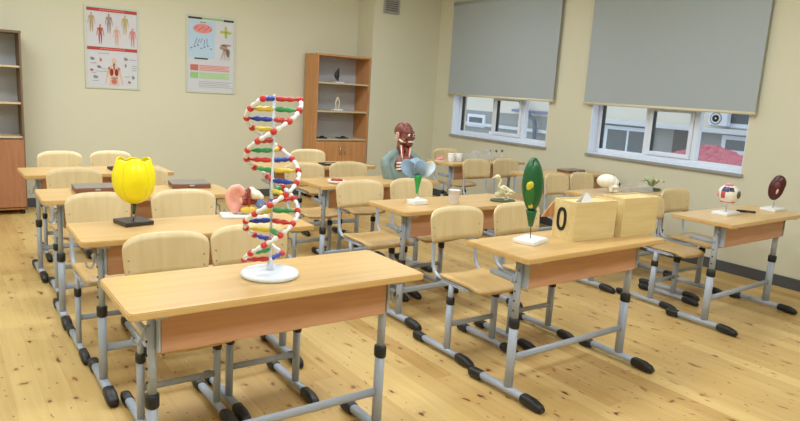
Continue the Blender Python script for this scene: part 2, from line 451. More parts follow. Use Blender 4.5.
# ------------------------------------------------------------------ chairs
def back_outline():
    """outline of the backrest (x,z)"""
    pts = []
    zb, zt, w = .637, .838, .205
    rc = .022
    for k in range(5):
        a = radians(180 + k * 22.5); pts.append((-w * .965 + rc + rc * cos(a), zb + rc + rc * sin(a)))
    for k in range(5):
        a = radians(270 + k * 22.5); pts.append((w * .965 - rc + rc * cos(a), zb + rc + rc * sin(a)))
    z0 = .768
    for k in range(0, 33):
        a = pi * k / 32
        c, s_ = cos(a), sin(a)
        pts.append((w * math.copysign(abs(c) ** .60, c), z0 + (zt - z0) * (s_ ** .80)))
    return pts
def make_chair(label):
    t = thing('school_chair', label, 'chair', group='plywood school chairs')
    def seat(u, v, dz=0):     # dished plate with a dropped front edge
        x = (u - .5) * .385
        w = 1 - .06 * (1 - v) - .10 * max(0, abs(v - .5) - .42) / .08
        z = .462 - .010 * cos((u - .5) * pi) - .02 * max(0, .18 - v) / .18 + .006 * v
        return (x * w, -.185 + .35 * v, z + dz)
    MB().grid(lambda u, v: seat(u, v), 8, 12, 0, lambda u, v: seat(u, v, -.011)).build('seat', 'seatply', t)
    def bk(x, z, tk):
        return (x, .246 + (z - .64) * .13 - .026 * (x / .2) ** 2 + tk, z)
    poly = back_outline()
    def span(x):
        zs = []
        n = len(poly)
        for i in range(n):
            (x1, z1), (x2, z2) = poly[i], poly[(i + 1) % n]
            if (x1 - x) * (x2 - x) <= 0 and abs(x1 - x2) > 1e-9: zs.append(z1 + (z2 - z1) * (x - x1) / (x2 - x1))
        return min(zs), max(zs)
    def bf(u, v, tk):
        lo, hi = span(-.2045 * cos(u * pi))
        return bk(-.2045 * cos(u * pi), lo + (hi - lo) * v, tk)
    MB().grid(lambda u, v: bf(u, v, 0), 28, 6, 0, lambda u, v: bf(u, v, .010)).build('backrest', 'ply', t)
    for s in (-1, 1):
        x = s * .168
        for zz in (.675, .725):
            xx = s * .178
            y = bk(xx, zz, 0)[1]
            MB().lathe([(0, -.0025), (.004, -.002), (.0055, 0), (.0055, .004)], seg=10).xf(Matrix.Translation((xx, y, zz)) @ Matrix.Rotation(-pi / 2, 4, 'X')).build('screw', 'screw', t)
        yb = bk(x, .76, .010)[1] + .009
        yl = bk(x, .64, .010)[1] + .009
        path = [(x, yb, .77), (x, yl, .64), (x, yl - .004, .54), (x, yl - .012, .495), (x, yl - .03, .464), (x, yl - .06, .446), (x, yl - .10, .440), (x, .0, .440), (x, -.10, .432)]
        MB().tube(path, (.013, .0085), 12, up=(0, 1, 0)).build('back_support', 'steel', t)
        x = s * .178; y = .045
        g = MB().tube([(x, y, .03), (x, y, .335)], (.017, .024), 14, up=(0, 1, 0))
        g.tube([(x, y, .32), (x, y, .428)], (.013, .019), 14, up=(0, 1, 0))
        g.box((s * .172, y - .02, .430), (.032, .20, .010), .003)
        leg = g.build('leg', 'steel', t)
        MB().tube([(x, y, .312), (x, y, .317), (x, y, .352), (x, y, .357)], [(.017, .024), (.022, .029), (.022, .029), (.016, .023)], 14, up=(0, 1, 0)).build('collar', 'black', leg)
        MB().tube([(x, -.08, .034), (x, .28, .034)], (.020, .016), 14, e=.75).build('foot_rail', 'steel', leg)
        foot_caps(leg, x, -.185, .355, .88)
    MB().tube([(-.168, .045, .19), (.168, .045, .19)], (.010, .016), 12).build('crossbar', 'steel', t)
    return t
CHAIRS = [  # desk, x, how far pulled out, width factor, label
 ('A', .834, .0, (.94, .96, .97), 'plywood school chair behind the DNA model desk, the left one'),
 ('A', 1.245, .03, (.97, 1, .97), 'plywood school chair partly hidden behind the tall DNA model'),
 ('D', .738, -.012, .84, 'pale plywood chair behind the yellow tulip desk, left of the tulip'),
 ('D', 1.219, -.012, .95, 'pale plywood chair behind the yellow tulip desk, between tulip and ear'),
 ('F', .788, -.022, (.87, .95, 1), 'plywood chair behind the left dark case, left of the yellow tulip'),
 ('F', 1.241, -.022, (.9, .95, 1), 'plywood chair mostly hidden behind the yellow tulip bloom'),
 ('G', 0.853, 0, 0.84, 'far left plywood chair against the back wall under the two-part anatomy poster'),
 ('G', 1.25, 0, 0.84, 'plywood chair against the back wall, above and behind the tulip'),
 ('B', 2.556, 0, 1, 'plywood chair left of the green pod, its seat under the box desk'),
 ('B', 3.06, 0, 1, 'plywood chair whose back shows just left behind the green pod model'),
 ('E', 2.559, -.037, 1, 'plywood chair with steel frame in full view, left behind the blue flower desk'),
 ('E', 3.032, -.037, 1, 'plywood chair directly behind the stem of the blue flower model'),
 ('J', 2.622, -.05, (.94, .92, 1), 'plywood chair behind the anatomy bust desk, just right of the DNA model'),
 ('J', 3.075, -.035, (.98, .93, 1), 'plywood chair left of the anatomy bust and below the bookcase doors'),
 ('K', 3.22, 0, 1, 'farthest plywood chair, in front of the bookcase'),
 ('C', 4.60, -.06, (.84, .97, .97), 'plywood chair with its back hidden by the unmarked wooden box, left behind the eyeball desk'),
 ('C', 5.066, 0.02, 1, 'plywood chair behind the eyeball model desk, close to the wooden boxes'),
 ('N', 4.716, 0, 0.8, 'plywood chair seen between green pod and skull, the left one'),
 ('N', 5.073, 0, 0.82, 'plywood chair left beside the white skull, above the wooden boxes'),
 ('P', 4.71, -.018, .95, 'plywood chair below the left window, behind the cream bird skeleton'),
 ('P', 5.14, -.018, .92, 'plywood chair below the left window, just left of the green pod tip'),
 ('M', 5.153, 0, 0.97, 'far plywood chair behind the two small white cups'),
]
chair0 = None
for dk, x, pull, wf, lab in CHAIRS:
    y = DESKS[dk][1] + .42 + pull
    if chair0 is None:
        chair0 = make_chair(lab); chair0.location = (x, y, 0); c_ = chair0
    else: c_ = dup(chair0, (x, y, 0), 0, lab)
    c_.scale = wf if isinstance(wf, tuple) else (wf, 1, 1)

# ------------------------------------------------------------------ wall posters
def cmat(name, c, rough=.6, **k):
    if name not in M: M[name] = mat(name, c, rough, **k)
    return name
cmat('poster_frame', (200, 204, 192), .4); cmat('wash_pink', (218, 182, 182)); cmat('wash_green', (188, 210, 176)); cmat('paper', (206, 208, 216), .6); cmat('title_red', (176, 62, 50)); cmat('title_green', (42, 60, 52))
cmat('ink_red', (196, 112, 104)); cmat('ink_skin', (220, 186, 166)); cmat('ink_brown', (168, 140, 126)); cmat('ink_grey', (150, 150, 158)); cmat('ink_blue', (120, 132, 168))
cmat('ink_tan', (196, 168, 128)); cmat('pale_blue', (180, 206, 228)); cmat('ink_pink', (226, 140, 136)); cmat('ink_green', (150, 196, 130)); cmat('ink_lime', (176, 186, 62)); cmat('pale_grey_paper', (206, 210, 216))
cmat('dark_organ', (140, 40, 40))
class Flat:
    """shapes printed on a poster: thin plates in the x,z plane, front towards -y"""
    def __init__(s, layer): s.mb = MB(); s.y = -.004 - .0012 * layer
    def poly(s, pts, mi=0): s.mb.prism(pts, lambda a, b, t: (a, t, b), s.y, s.y + .001, mi); return s
    def rect(s, x0, z0, x1, z1, mi=0): return s.poly([(x0, z0), (x1, z0), (x1, z1), (x0, z1)], mi)
    def oval(s, x, z, a, b, mi=0, n=16, rot=0):
        return s.poly([(x + a * cos(2 * pi * k / n) * cos(rot) - b * sin(2 * pi * k / n) * sin(rot), z + a * cos(2 * pi * k / n) * sin(rot) + b * sin(2 * pi * k / n) * cos(rot)) for k in range(n)], mi)
    def limb(s, a, b, wa, wb, mi=0):
        d = (Vector(b) - Vector(a)).normalized(); n = Vector((-d.y, d.x))
        A, B = Vector(a), Vector(b)
        return s.poly([tuple(A + n * wa), tuple(A - n * wa), tuple(B - n * wb), tuple(B + n * wb)], mi)
    def build(s, name, mats, p): return s.mb.build(name, mats, p)

def body_figure(x, z, h, mats, p, spread=.14):
    f = Flat(2)
    f.oval(x, z + h * .93, h * .045, h * .065); f.rect(x - .018 * h, z + .83 * h, x + .018 * h, z + .88 * h)
    f.poly([(x - .115 * h, z + .82 * h), (x - .03 * h, z + .85 * h), (x + .03 * h, z + .85 * h), (x + .115 * h, z + .82 * h), (x + .075 * h, z + .62 * h), (x + .095 * h, z + .47 * h), (x - .095 * h, z + .47 * h), (x - .075 * h, z + .62 * h)])
    for s in (-1, 1):
        f.limb((x + s * .105 * h, z + .81 * h), (x + s * spread * h, z + .62 * h), .028 * h, .022 * h); f.limb((x + s * spread * h, z + .63 * h), (x + s * (spread + .04) * h, z + .42 * h), .022 * h, .013 * h)
        f.limb((x + s * .05 * h, z + .49 * h), (x + s * .055 * h, z + .26 * h), .045 * h, .03 * h); f.limb((x + s * .055 * h, z + .27 * h), (x + s * .05 * h, z + .03 * h), .032 * h, .016 * h)
        f.limb((x + s * .045 * h, z + .02 * h), (x + s * .075 * h, z + .005 * h), .014 * h, .01 * h)
    o = f.build('body_figure', mats[0], p)
    g = Flat(3)
    for s in (-1, 1):
        g.limb((x + s * .04 * h, z + .8 * h), (x + s * .03 * h, z + .6 * h), .022 * h, .014 * h); g.limb((x + s * .052 * h, z + .46 * h), (x + s * .05 * h, z + .1 * h), .012 * h, .006 * h)
    g.oval(x, z + .55 * h, .03 * h, .05 * h)
    g.build('muscle_drawing', mats[1], o)

def poster(name, label, x, z, w, h):
    t = thing(name, label, 'poster', (x, YB, z), 0, 'posters on the back wall')
    MB().box((w / 2, -.002, h / 2), (w, .003, h)).build('backing_sheet', 'paper', t)
    f = MB(); b = .026
    f.box((b / 2, -.006, h / 2), (b, .012, h), .002); f.box((w - b / 2, -.006, h / 2), (b, .012, h), .002)
    f.box((w / 2, -.006, b / 2), (w - 2 * b, .012, b), .002); f.box((w / 2, -.006, h - b / 2), (w - 2 * b, .012, b), .002)
    f.build('frame', 'poster_frame', t)
    return t
pw, ph = .582, .905
t = poster('anatomy_poster', 'framed two-part poster of small human figures above an organ torso', 1.417, 1.3235, pw, ph)
def P1(px, py): return ((px - 62) / 229 * pw, (1 - (py - 17) / 362) * ph)
for py in (34, 202):
    x0, z0 = P1(68, py + 7); x1, z1 = P1(286, py - 7)
    o = Flat(1).rect(.02, z0, pw - .02, z1).build('title_bar', 'title_red', t)
    f = Flat(2)
    for k in range(14): f.rect(.16 + k * .019, (z0 + z1) / 2 - .005, .16 + k * .019 + .013, (z0 + z1) / 2 + .005)
    f.build('lettering', 'ink_pink', o)
for px, py, ms in ((92, 133, ('ink_tan', 'ink_brown')), (163, 133, ('ink_brown', 'ink_grey')), (230, 133, ('ink_tan', 'ink_lime')), (127, 182, ('ink_red', 'dark_organ')), (195, 186, ('ink_skin', 'ink_pink')), (262, 186, ('ink_pink', 'ink_brown'))):
    x, z = P1(px, py); body_figure(x, z, .215, ms, t)
x, z = P1(181, 362)
f = Flat(2)
f.oval(x, z + .268, .024, .036); f.rect(x - .012, z + .215, x + .012, z + .245)
f.poly([(x - .06, z + .2), (x - .018, z + .225), (x + .018, z + .225), (x + .06, z + .2), (x + .044, z + .09), (x + .05, z), (x - .05, z), (x - .044, z + .09)])
for s in (-1, 1): f.limb((x + s * .056, z + .2), (x + s * .072, z + .1), .013, .010); f.limb((x + s * .072, z + .105), (x + s * .092, z + .015), .010, .006)
o = f.build('torso_figure', 'ink_skin', t)
g = Flat(3)
for s in (-1, 1): g.oval(x + s * .026, z + .145, .02, .042)
g.oval(x + .004, z + .08, .036, .014, 1); g.oval(x, z + .042, .032, .028, 2); g.rect(x - .006, z + .17, x + .006, z + .24)
g.build('organ_drawing', ['dark_organ', 'ink_brown', 'ink_red'], o)
for px, py, a, b, m_ in ((93, 247, .028, .018, 'ink_grey'), (127, 250, .016, .022, 'ink_pink'), (120, 282, .026, .016, 'ink_grey'), (90, 297, .022, .014, 'ink_red'), (105, 327, .03, .018, 'ink_grey'), (232, 241, .026, .02, 'ink_grey'), (231, 270, .012, .02, 'ink_brown'), (263, 322, .018, .022, 'ink_grey'), (246, 345, .02, .014, 'ink_brown')):
    x, z = P1(px, py)
    f = Flat(2).oval(x - a * .3, z, a * .6, b, 0).oval(x + a * .35, z - b * .2, a * .5, b * .75, 0); f.build('organ_drawing', m_, t)
f = Flat(1)
for px, py, l in ((115, 224, .12), (85, 268, .06), (105, 303, .13), (128, 292, .05), (245, 245, .08), (258, 272, .05), (258, 282, .05), (258, 292, .05), (225, 322, .06), (90, 345, .07), (88, 310, .05)):
    x, z = P1(px, py); f.rect(x, z, x + l, z + .006)
f.build('caption_lines', 'ink_grey', t)

pw, ph = .618, .924
t = poster('botany_poster', 'framed poster of plant drawings with pale blue panel and red and green text bands', 2.5325, 1.329, pw, ph)
def P2(px, py): return ((px - 26) / 218 * pw, (1 - (py - 48) / 338) * ph)
def R2(layer, a, b, c, d, name, m_, p=None):
    x0, z0 = P2(a, d); x1, z1 = P2(c, b); return Flat(layer).rect(x0, z0, x1, z1).build(name, m_, p or t)
R2(1, 33, 55, 95, 66, 'title_bar', 'title_green'); R2(1, 95, 57, 190, 65, 'title_bar', 'ink_green'); R2(1, 190, 55, 238, 66, 'title_bar', 'title_green')
R2(1, 38, 72, 152, 232, 'blue_panel', 'pale_blue')
x, z = P2(98, 105); o = Flat(2).oval(x, z, .12, .055).build('red_cell_drawing', 'ink_pink', t)
f = Flat(3)
for k in range(9): f.oval(x - .09 + k * .023, z + .02 * sin(k * 2.1), .012, .009)
f.build('cell_detail', 'ink_red', o)
f = Flat(2)
x, z = P2(92, 165)
for k in range(5): f.limb((x - .05 + .03 * k, z + .05 - .012 * (k % 2)), (x - .09 + .04 * k, z - .05 + .02 * (k % 3)), .005, .003)
for k in range(7): f.oval(x - .12 + k * .04, z - .07 + .016 * (k % 3), .014, .008)
f.build('sketch', 'ink_blue', t)
R2(2, 62, 232, 122, 238, 'caption_line', 'title_green'); R2(2, 85, 76, 112, 81, 'caption_line', 'ink_grey')
x, z = P2(200, 112)
f = Flat(2)
for k in range(4):
    a = k * pi / 2; f.oval(x + .04 * cos(a), z + .04 * sin(a), .034, .017, 0, rot=a)
f.oval(x, z, .014, .014, 1); f.build('flower_drawing', ['ink_lime', 'ink_green'], t)
x, z = P2(196, 205)
f = Flat(2); f.oval(x - .015, z + .07, .05, .03); f.oval(x + .045, z + .01, .025, .05); f.oval(x + .015, z + .1, .07, .012)
for k in range(6): f.limb((x - .01 + k * .008, z + .05), (x - .06 + k * .026, z - .09 + .012 * (k % 2)), .005, .002)
f.build('root_drawing', 'ink_brown', t)
for a, b, c, d, m1, m2 in ((45, 262, 218, 288, 'ink_red', 'ink_pink'), (45, 294, 218, 322, 'ink_green', 'pale_grey_paper'), (42, 332, 232, 362, 'pale_grey_paper', 'ink_grey')):
    o = R2(1, a, b, a + 34, d, 'text_block', m1)
    o2 = R2(1, a + 36, b, c, d, 'text_block', {'ink_red': 'wash_pink', 'ink_green': 'wash_green'}.get(m1, 'pale_grey_paper'))
    x0, z0 = P2(a + 40, d); x1, z1 = P2(c, b); f = Flat(2)
    for k in range(4):
        zz = z0 + (k + .5) * (z1 - z0) / 4; f.rect(x0, zz - .0025, x1 - .03 * (k % 3), zz + .0025)
    f.build('text_lines', m1 if m1 != 'pale_grey_paper' else m2, o2)

# ------------------------------------------------------------------ cabinets
M['reddoor'] = wood('reddish_door_laminate', (178, 126, 92), (162, 110, 76), (34, 34, 2.5), .5)
def cabinet(name, label, x0, x1, H):
    t = thing(name, label, 'bookcase', ((x0 + x1) / 2, YB - .22, 0)); w = x1 - x0; dp = .36; s = .018
    cs, cd_ = ('carcass', 'carcass') if H > 1.9 else ('darkedge', 'reddoor')
    sl = MB().box((-w / 2 + s / 2, 0, H / 2 + .02), (s, dp, H - .04), .001).build('side_panel', cs, t)
    MB().box((w / 2 - s / 2, 0, H / 2 + .02), (s, dp, H - .04), .001).build('side_panel', cs, t)
    MB().box((0, 0, H), (w + .006, dp + .01, .024), .002).build('top_panel', cs, t)
    MB().box((0, 0, .06), (w - 2 * s, dp - .02, .02)).build('bottom_panel', 'carcass', t)
    MB().box((0, dp / 2 - .006, H / 2 + .02), (w - 2 * s, .006, H - .06)).build('back_panel', 'backpanel', t)
    for z in (.80, 1.175 if H > 1.9 else 1.145, 1.545 if H > 1.9 else 1.51):
        MB().box((0, -.004, z), (w - 2 * s - .001, dp - .02, .02), .002).build('shelf', 'shelfedge', t)
    for sgn in (-1, 1):
        cx = sgn * (w / 4 - .004)
        d = MB().box((cx, -dp / 2 - .008, .43), (w / 2 - .012, .016, .70), .002).build('door', cd_, t)
        hx = sgn * .035
        MB().tube([(hx, -dp / 2 - .016, .70), (hx, -dp / 2 - .038, .695), (hx, -dp / 2 - .04, .655), (hx, -dp / 2 - .038, .615), (hx, -dp / 2 - .016, .61)], .006, 8).build('handle', 'metal', d)
    for sx in (-1, 1):
        for sy in (-1, 1):
            MB().lathe([(.022, 0), (.02, .04)], (sx * (w / 2 - .04), sy * (dp / 2 - .05), 0), 12).build('foot', 'black', t)
    return t
cabinet('bookcase', 'tall open-topped orange beech bookcase beside the wall corner, two doors below', 4.11, 4.918, 1.905)
cabinet('bookcase', 'tall beech bookcase cut off at the left edge, with empty grey-backed shelves', -.045, .765, 1.85)
SY = YB - .26
cmat('charcoal', (44, 46, 52), .6)
t = thing('feather_model', 'dark upright feather on a white foot, top open shelf of the bookcase', 'model', (4.506, SY, 1.556))
MB().box((.01, 0, .008), (.13, .07, .014), .003).build('base', 'white', t)
MB().grid(lambda u, v: (-.012 + .02 * v + (u - .5) * .075 * sin(pi * min(.98, max(.02, v ** .8))) - .02 * sin(v * 3), -.004 + .012 * (u - .5) ** 2 * 4, .03 + .165 * v), 6, 14, 0,
          lambda u, v: (-.012 + .02 * v + (u - .5) * .075 * sin(pi * min(.98, max(.02, v ** .8))) - .02 * sin(v * 3), .004 + .012 * (u - .5) ** 2 * 4, .03 + .165 * v)).build('vane', 'charcoal', t)
MB().tube([(0, 0, .014), (-.008, 0, .05), (-.02, -.006, .12), (-.01, -.006, .19)], [.004, .004, .003, .0015], 8).build('quill', 'charcoal', t)
cmat('bone', (226, 216, 190), .5)
t = thing('figurine', 'small white bone stand model on the middle open shelf of the bookcase', 'model', (4.505, SY, 1.186))
MB().box((0, 0, .01), (.14, .08, .02), .004).build('base', 'white', t)
MB().tube([(-.02, 0, .018), (-.022, 0, .06), (-.03, 0, .10), (-.018, 0, .14), (.0, 0, .16), (.02, 0, .145), (.03, 0, .10), (.02, 0, .05), (.022, 0, .018)], [.016, .01, .009, .012, .015, .012, .008, .008, .014], 10).build('bone_arch', 'bone', t)
MB().ball((0, 0, .168), (.018, .014, .014)).build('knob', 'bone', t)
for x, lab in ((4.25, 'small black tray at the left of the lowest open bookcase shelf'), (4.575, 'small black tray at the middle of the lowest open bookcase shelf')):
    t = thing('shelf_tray', lab, 'tray', (x, SY - .03, .811), 0, 'black trays on the bookcase shelf')
    MB().box((0, 0, .008), (.15, .10, .014), .004).build('base', 'black', t)
    MB().ball((.02, 0, .022), (.035, .03, .014)).build('specimen', 'charcoal', t)

# ------------------------------------------------------------------ DNA model
cmat('dna_red', (206, 58, 52), .35); cmat('dna_green', (58, 160, 92), .35); cmat('dna_blue', (42, 70, 172), .35); cmat('dna_yellow', (232, 204, 70), .35); cmat('dna_white', (240, 242, 246), .35)
cmat('disc_white', (226, 234, 244), .3)
t = thing('dna_model', 'tall DNA double helix model with red balls on a white disc', 'model', (1.044, 2.292, DH))
MB().lathe([(0, 0), (.104, 0), (.111, .004), (.112, .012), (.108, .018), (.099, .021), (.03, .023), (.012, .024), (0, .024)], seg=48).build('base', 'disc_white', t)
g = MB().tube([(0, 0, .02), (0, 0, .69)], .0055, 12); g.lathe([(.014, 0), (.011, .03), (.006, .05)], (0, 0, .022), 16); g.ball((0, 0, .692), .0065)
g.build('pole', 'disc_white', t)
rv, fv = Vector((.912, -.411, 0)), Vector((-.411, -.912, 0))
NR = 17; R_ = .099
zs = [.683 - .0385 * k for k in range(NR)]
def dpos(strand, k):
    a = radians(-12 + 34 * k + (126 if strand else 0))
    return rv * (R_ * cos(a)) + fv * (R_ * sin(a)) + Vector((0, 0, zs[k]))
for k in range(NR):
    for s in (0, 1):
        p = dpos(s, k); c = Vector((0, 0, zs[k])); d = p - c
        colr = (('dna_red', 'dna_green'), ('dna_blue', 'dna_yellow'))[s][k % 2]
        MB().tube([c + d * q for q in (.04, .12, .3, .45, .6, .74, .88)], [.0045, .009, .011, .0075, .011, .007, .004], 8).build('nucleotide', colr, t)
        MB().ball(p, .0128, 0, 14, 10).build('phosphate_ball', 'dna_red', t)
        if k < NR - 1:
            e = dpos(s, k + 1); m_ = (p + e) / 2; m_ = Vector((m_.x * 1.07, m_.y * 1.07, m_.z))
            MB().tube([p + (m_ - p) * .25, p + (m_ - p) * .55, m_, e + (m_ - e) * .55, e + (m_ - e) * .25], [.005, .0105, .006, .0105, .005], 6).build('strand_link', 'dna_white', t)

# ------------------------------------------------------------------ tulip
cmat('tulip_yellow', (252, 236, 20), .25, sss=.1); cmat('stem_green', (34, 92, 52), .4); cmat('dark_base', (52, 44, 44), .35)
t = thing('tulip_model', 'large glossy yellow tulip flower model on a black square base', 'model', (.800, 3.40, DH))
MB().box((0, 0, .011), (.145, .145, .022), .004, rz=.22).build('base', 'dark_base', t)
MB().tube([(0, 0, .02), (.002, 0, .06)], .0045, 8).build('peg', 'metal', t)
MB().tube([(.002, 0, .05), (.004, 0, .075), (.006, 0, .115)], [.006, .0085, .009], 10).build('stem', 'stem_green', t)
prof = [(0, .0), (.03, .004), (.06, .022), (.085, .052), (.098, .09), (.102, .13), (.098, .165), (.090, .195), (.082, .215), (.076, .232)]
def rad(v):
    f = v * (len(prof) - 1); i = min(int(f), len(prof) - 2); q = f - i
    return prof[i][0] + (prof[i + 1][0] - prof[i][0]) * q, prof[i][1] + (prof[i + 1][1] - prof[i][1]) * q
for k in range(6):
    inner = k % 2; a0 = k * pi / 3 + .35
    def pf(u, v, off):
        uu = (u - .5) * 2
        half = .62 * (1 - .0 * v)
        vt = v * (1 - .13 * abs(uu) ** 2.2 - (.05 if inner else 0))
        r_, z_ = rad(vt)
        a = a0 + uu * half
        r_ = r_ * (1 - (.03 if inner else 0)) + off + .004 * (1 - uu * uu) * sin(pi * v) - .001 * math.exp(-(uu / .1) ** 2) * sin(pi * v)
        return (.006 + r_ * cos(a), r_ * sin(a), .103 + z_)
    MB().grid(lambda u, v: pf(u, v, 0), 12, 20, 0, lambda u, v: pf(u, v, -.004)).build('petal', 'tulip_yellow', t)
MB().tube([(.006, 0, .105), (.006, 0, .16), (.006, 0, .2)], [.012, .013, .016], 10).build('pistil', 'stem_green', t)

# ------------------------------------------------------------------ ear model
cmat('ear_pink', (240, 178, 166), .45, sss=.1); cmat('ear_cut', (150, 62, 46), .5); cmat('ear_yellow', (226, 196, 84), .45); cmat('ear_bone', (238, 228, 206), .5); cmat('nerve_blue', (120, 140, 190), .4)
t = thing('ear_model', 'pink human ear model with cutaway ear canal on a white base', 'model', (1.385, 3.40, DH), -.25)
MB().box((0, 0, .008), (.25, .12, .016), .004).build('base', 'white', t)
g = MB()
# helix rim, antihelix, concha and lobe fused into one auricle facing the room
rim = [(-.030, .046), (-.052, .072), (-.062, .105), (-.056, .14), (-.034, .165), (-.004, .17), (.018, .152), (.022, .13)]
for i in range(len(rim) - 1):
    for q in range(4):
        x = rim[i][0] + (rim[i + 1][0] - rim[i][0]) * q / 4; z = rim[i][1] + (rim[i + 1][1] - rim[i][1]) * q / 4
        g.ball((x - .03, -.018, z), (.016, .015, .016))
for q in range(10):
    a = pi * .55 + q * .28; g.ball((-.04 + .034 * cos(a), -.01, .105 + .042 * sin(a)), .0125)
g.ball((-.038, .004, .105), (.05, .014, .062)); g.ball((-.05, -.006, .045), (.026, .018, .03)); g.ball((-.018, -.012, .09), (.012, .016, .02)); g.ball((-.02, .02, .09), (.05, .03, .07))
g.remesh('auricle', 'ear_pink', t, .006, 2)
MB().tube([(-.02, .0, .085), (.03, .0, .083), (.075, 0, .08)], [.02, .016, .012], 12).build('ear_canal', 'ear_cut', t)
MB().box((.022, -.018, .115), (.012, .06, .10), .005).build('cut_face', 'ear_cut', t)
g = MB(); g.ball((.055, 0, .125), (.04, .04, .028)); g.ball((.04, .01, .14), (.022, .03, .028)); g.ball((.085, 0, .112), (.022, .03, .02)); g.remesh('temporal_bone', 'ear_bone', t, .007, 2)
g = MB(); g.ball((.03, -.02, .045), (.04, .025, .022)); g.ball((.0, -.02, .04), (.025, .022, .02)); g.remesh('fat_tissue', 'ear_yellow', t, .007, 2)
g = MB()
for k in range(30): a = k * .38; g.ball((.085 + (.024 - k * .0006) * cos(a), -.02 - k * .0006, .072 + (.024 - k * .0006) * sin(a)), .008 - k * .00012, 0, 8, 6)
g.build('cochlea', 'nerve_blue', t)
MB().tube([(.0, .02, .014), (.0, .02, .08)], .006, 8).build('support', 'white', t)
MB().tube([(.06, .0, .014), (.06, .0, .10)], .006, 8).build('support', 'white', t)

# ------------------------------------------------------------------ flat cases and trays
cmat('case_lid', (134, 124, 114), .4); cmat('case_red', (132, 82, 64), .45)
def flat_case(label, x, y, rz, w, d, h):
    t = thing('specimen_case', label, 'case', (x, y, DH), rz, 'flat specimen cases on the desks')
    MB().box((0, 0, h * .38), (w, d, h * .74), .003).build('case_body', 'case_red', t)
    MB().box((0, .002, h * .87), (w + .004, d + .002, h * .22), .003).build('lid', 'case_lid', t)
    MB().box((0, -d / 2 - .003, h * .6), (.03, .006, h * .3), .001).build('clasp', 'metal', t)
flat_case('brown flat case left of the yellow tulip, lying closed on a desk', .82, 4.45, -.03, .25, .19, .036)
flat_case('brown flat case right of the yellow tulip, above a pale chair back', 1.43, 4.50, -.12, .25, .20, .034)
flat_case('dark flat case on the window-side desk behind the white skull', 5.50, 4.58, .02, .27, .16, .03)
def flat_tray(label, x, y, rz):
    t = thing('flat_tray', label, 'tray', (x, y, DH), rz, 'thin dark trays on the rear desks')
    MB().box((0, 0, .005), (.20, .12, .008), .003).build('base', 'charcoal', t)
    f = MB()
    for s in (-1, 1): f.box((s * .097, 0, .012), (.006, .12, .012), .001); f.box((0, s * .057, .012), (.188, .006, .012), .001)
    f.build('rim', 'charcoal', t)
    MB().ball((0, 0, .012), (.06, .035, .008)).build('specimen', 'case_lid', t)
flat_tray('thin dark tray lying on the rearmost left desk, above the tulip', 1.20, 5.43, .02)
flat_tray('thin dark tray on the rearmost middle desk before the bookcase', 3.09, 5.48, .03)
cmat('model_red', (150, 40, 44), .4)
t = thing('dish', 'white dish holding a small dark red specimen, right of the DNA model', 'dish', (2.55, 4.41, DH))
MB().lathe([(0, 0), (.05, 0), (.068, .012), (.072, .024), (.068, .025), (.06, .014), (0, .008)], seg=28).build('bowl', 'white', t)
g = MB(); g.ball((.01, -.01, .022), (.045, .025, .015)); g.ball((-.02, .012, .024), (.03, .018, .014)); g.ball((.035, .01, .02), (.022, .016, .012)); g.remesh('specimen', 'model_red', t, .006, 2)

# ------------------------------------------------------------------ anatomy bust
m_, nt_, b_ = new_mat('muscle')
tc_ = nt_.nodes.new('ShaderNodeTexCoord'); wv = nt_.nodes.new('ShaderNodeTexWave'); wv.inputs['Scale'].default_value = 7; wv.inputs['Distortion'].default_value = 14; wv.inputs['Detail'].default_value = 2
nt_.links.new(tc_.outputs['Object'], wv.inputs['Vector'])
rp = nt_.nodes.new('ShaderNodeValToRGB'); rp.color_ramp.elements[0].color = lin((104, 52, 46)) + (1,); rp.color_ramp.elements[1].color = lin((138, 76, 64)) + (1,)
nt_.links.new(wv.outputs['Fac'], rp.inputs[0]); nt_.links.new(rp.outputs[0], b_.inputs['Base Color']); b_.inputs['Roughness'].default_value = .4
M['muscle'] = m_
cmat('ear_pale', (206, 170, 156), .45); cmat('bust_teal', (126, 148, 146), .5); cmat('eye_white', (236, 232, 226), .25); cmat('vessel_red', (176, 40, 40), .35); cmat('dark_iris', (46, 36, 30), .25)
t = thing('anatomy_bust', 'anatomical bust with red-brown head muscles and grey-green shoulders', 'bust', (3.245, 4.52, DH), -.38)
def clip0(o):
    bm = bmesh.new(); bm.from_mesh(o.data)
    q = bmesh.ops.bisect_plane(bm, geom=list(bm.verts) + list(bm.edges) + list(bm.faces), plane_co=(0, 0, .001), plane_no=(0, 0, -1), clear_outer=True)
    es = [e for e in q['geom_cut'] if isinstance(e, bmesh.types.BMEdge)]
    bmesh.ops.edgenet_fill(bm, edges=es); bm.to_mesh(o.data); bm.free(); return o
g = MB()
for s in (-1, 1):
    g.tube([(s * .095, .01, -.03), (s * .115, .01, .05), (s * .14, .012, .12), (s * .15, .014, .16)], [(.05, .075), (.05, .078), (.045, .07), (.03, .05)], 16, up=(0, 1, 0))
    g.tube([(s * .155, .012, .135), (s * .09, .02, .19), (s * .03, .025, .215)], [(.038, .05), (.045, .045), (.05, .04)], 16, up=(0, 1, 0))
g.ball((0, .01, .06), (.12, .10, .14)); g.ball((0, .02, .15), (.10, .07, .06))
clip0(g.remesh('shoulders', 'bust_teal', t, .009, 4))
HR = Matrix.Rotation(.62, 4, 'Z')            # head turned to its left
HT = Matrix.Translation((.012, 0, 0)) @ HR
def hp(p): return tuple(HT @ Vector(p))
g = MB()   # head and neck as one skin, face towards -y before the turn
g.ball((0, .018, .405), (.070, .088, .078)); g.ball((0, .0, .37), (.060, .074, .075)); g.ball((0, -.042, .325), (.042, .044, .048)); g.ball((0, -.068, .298), (.024, .018, .018))
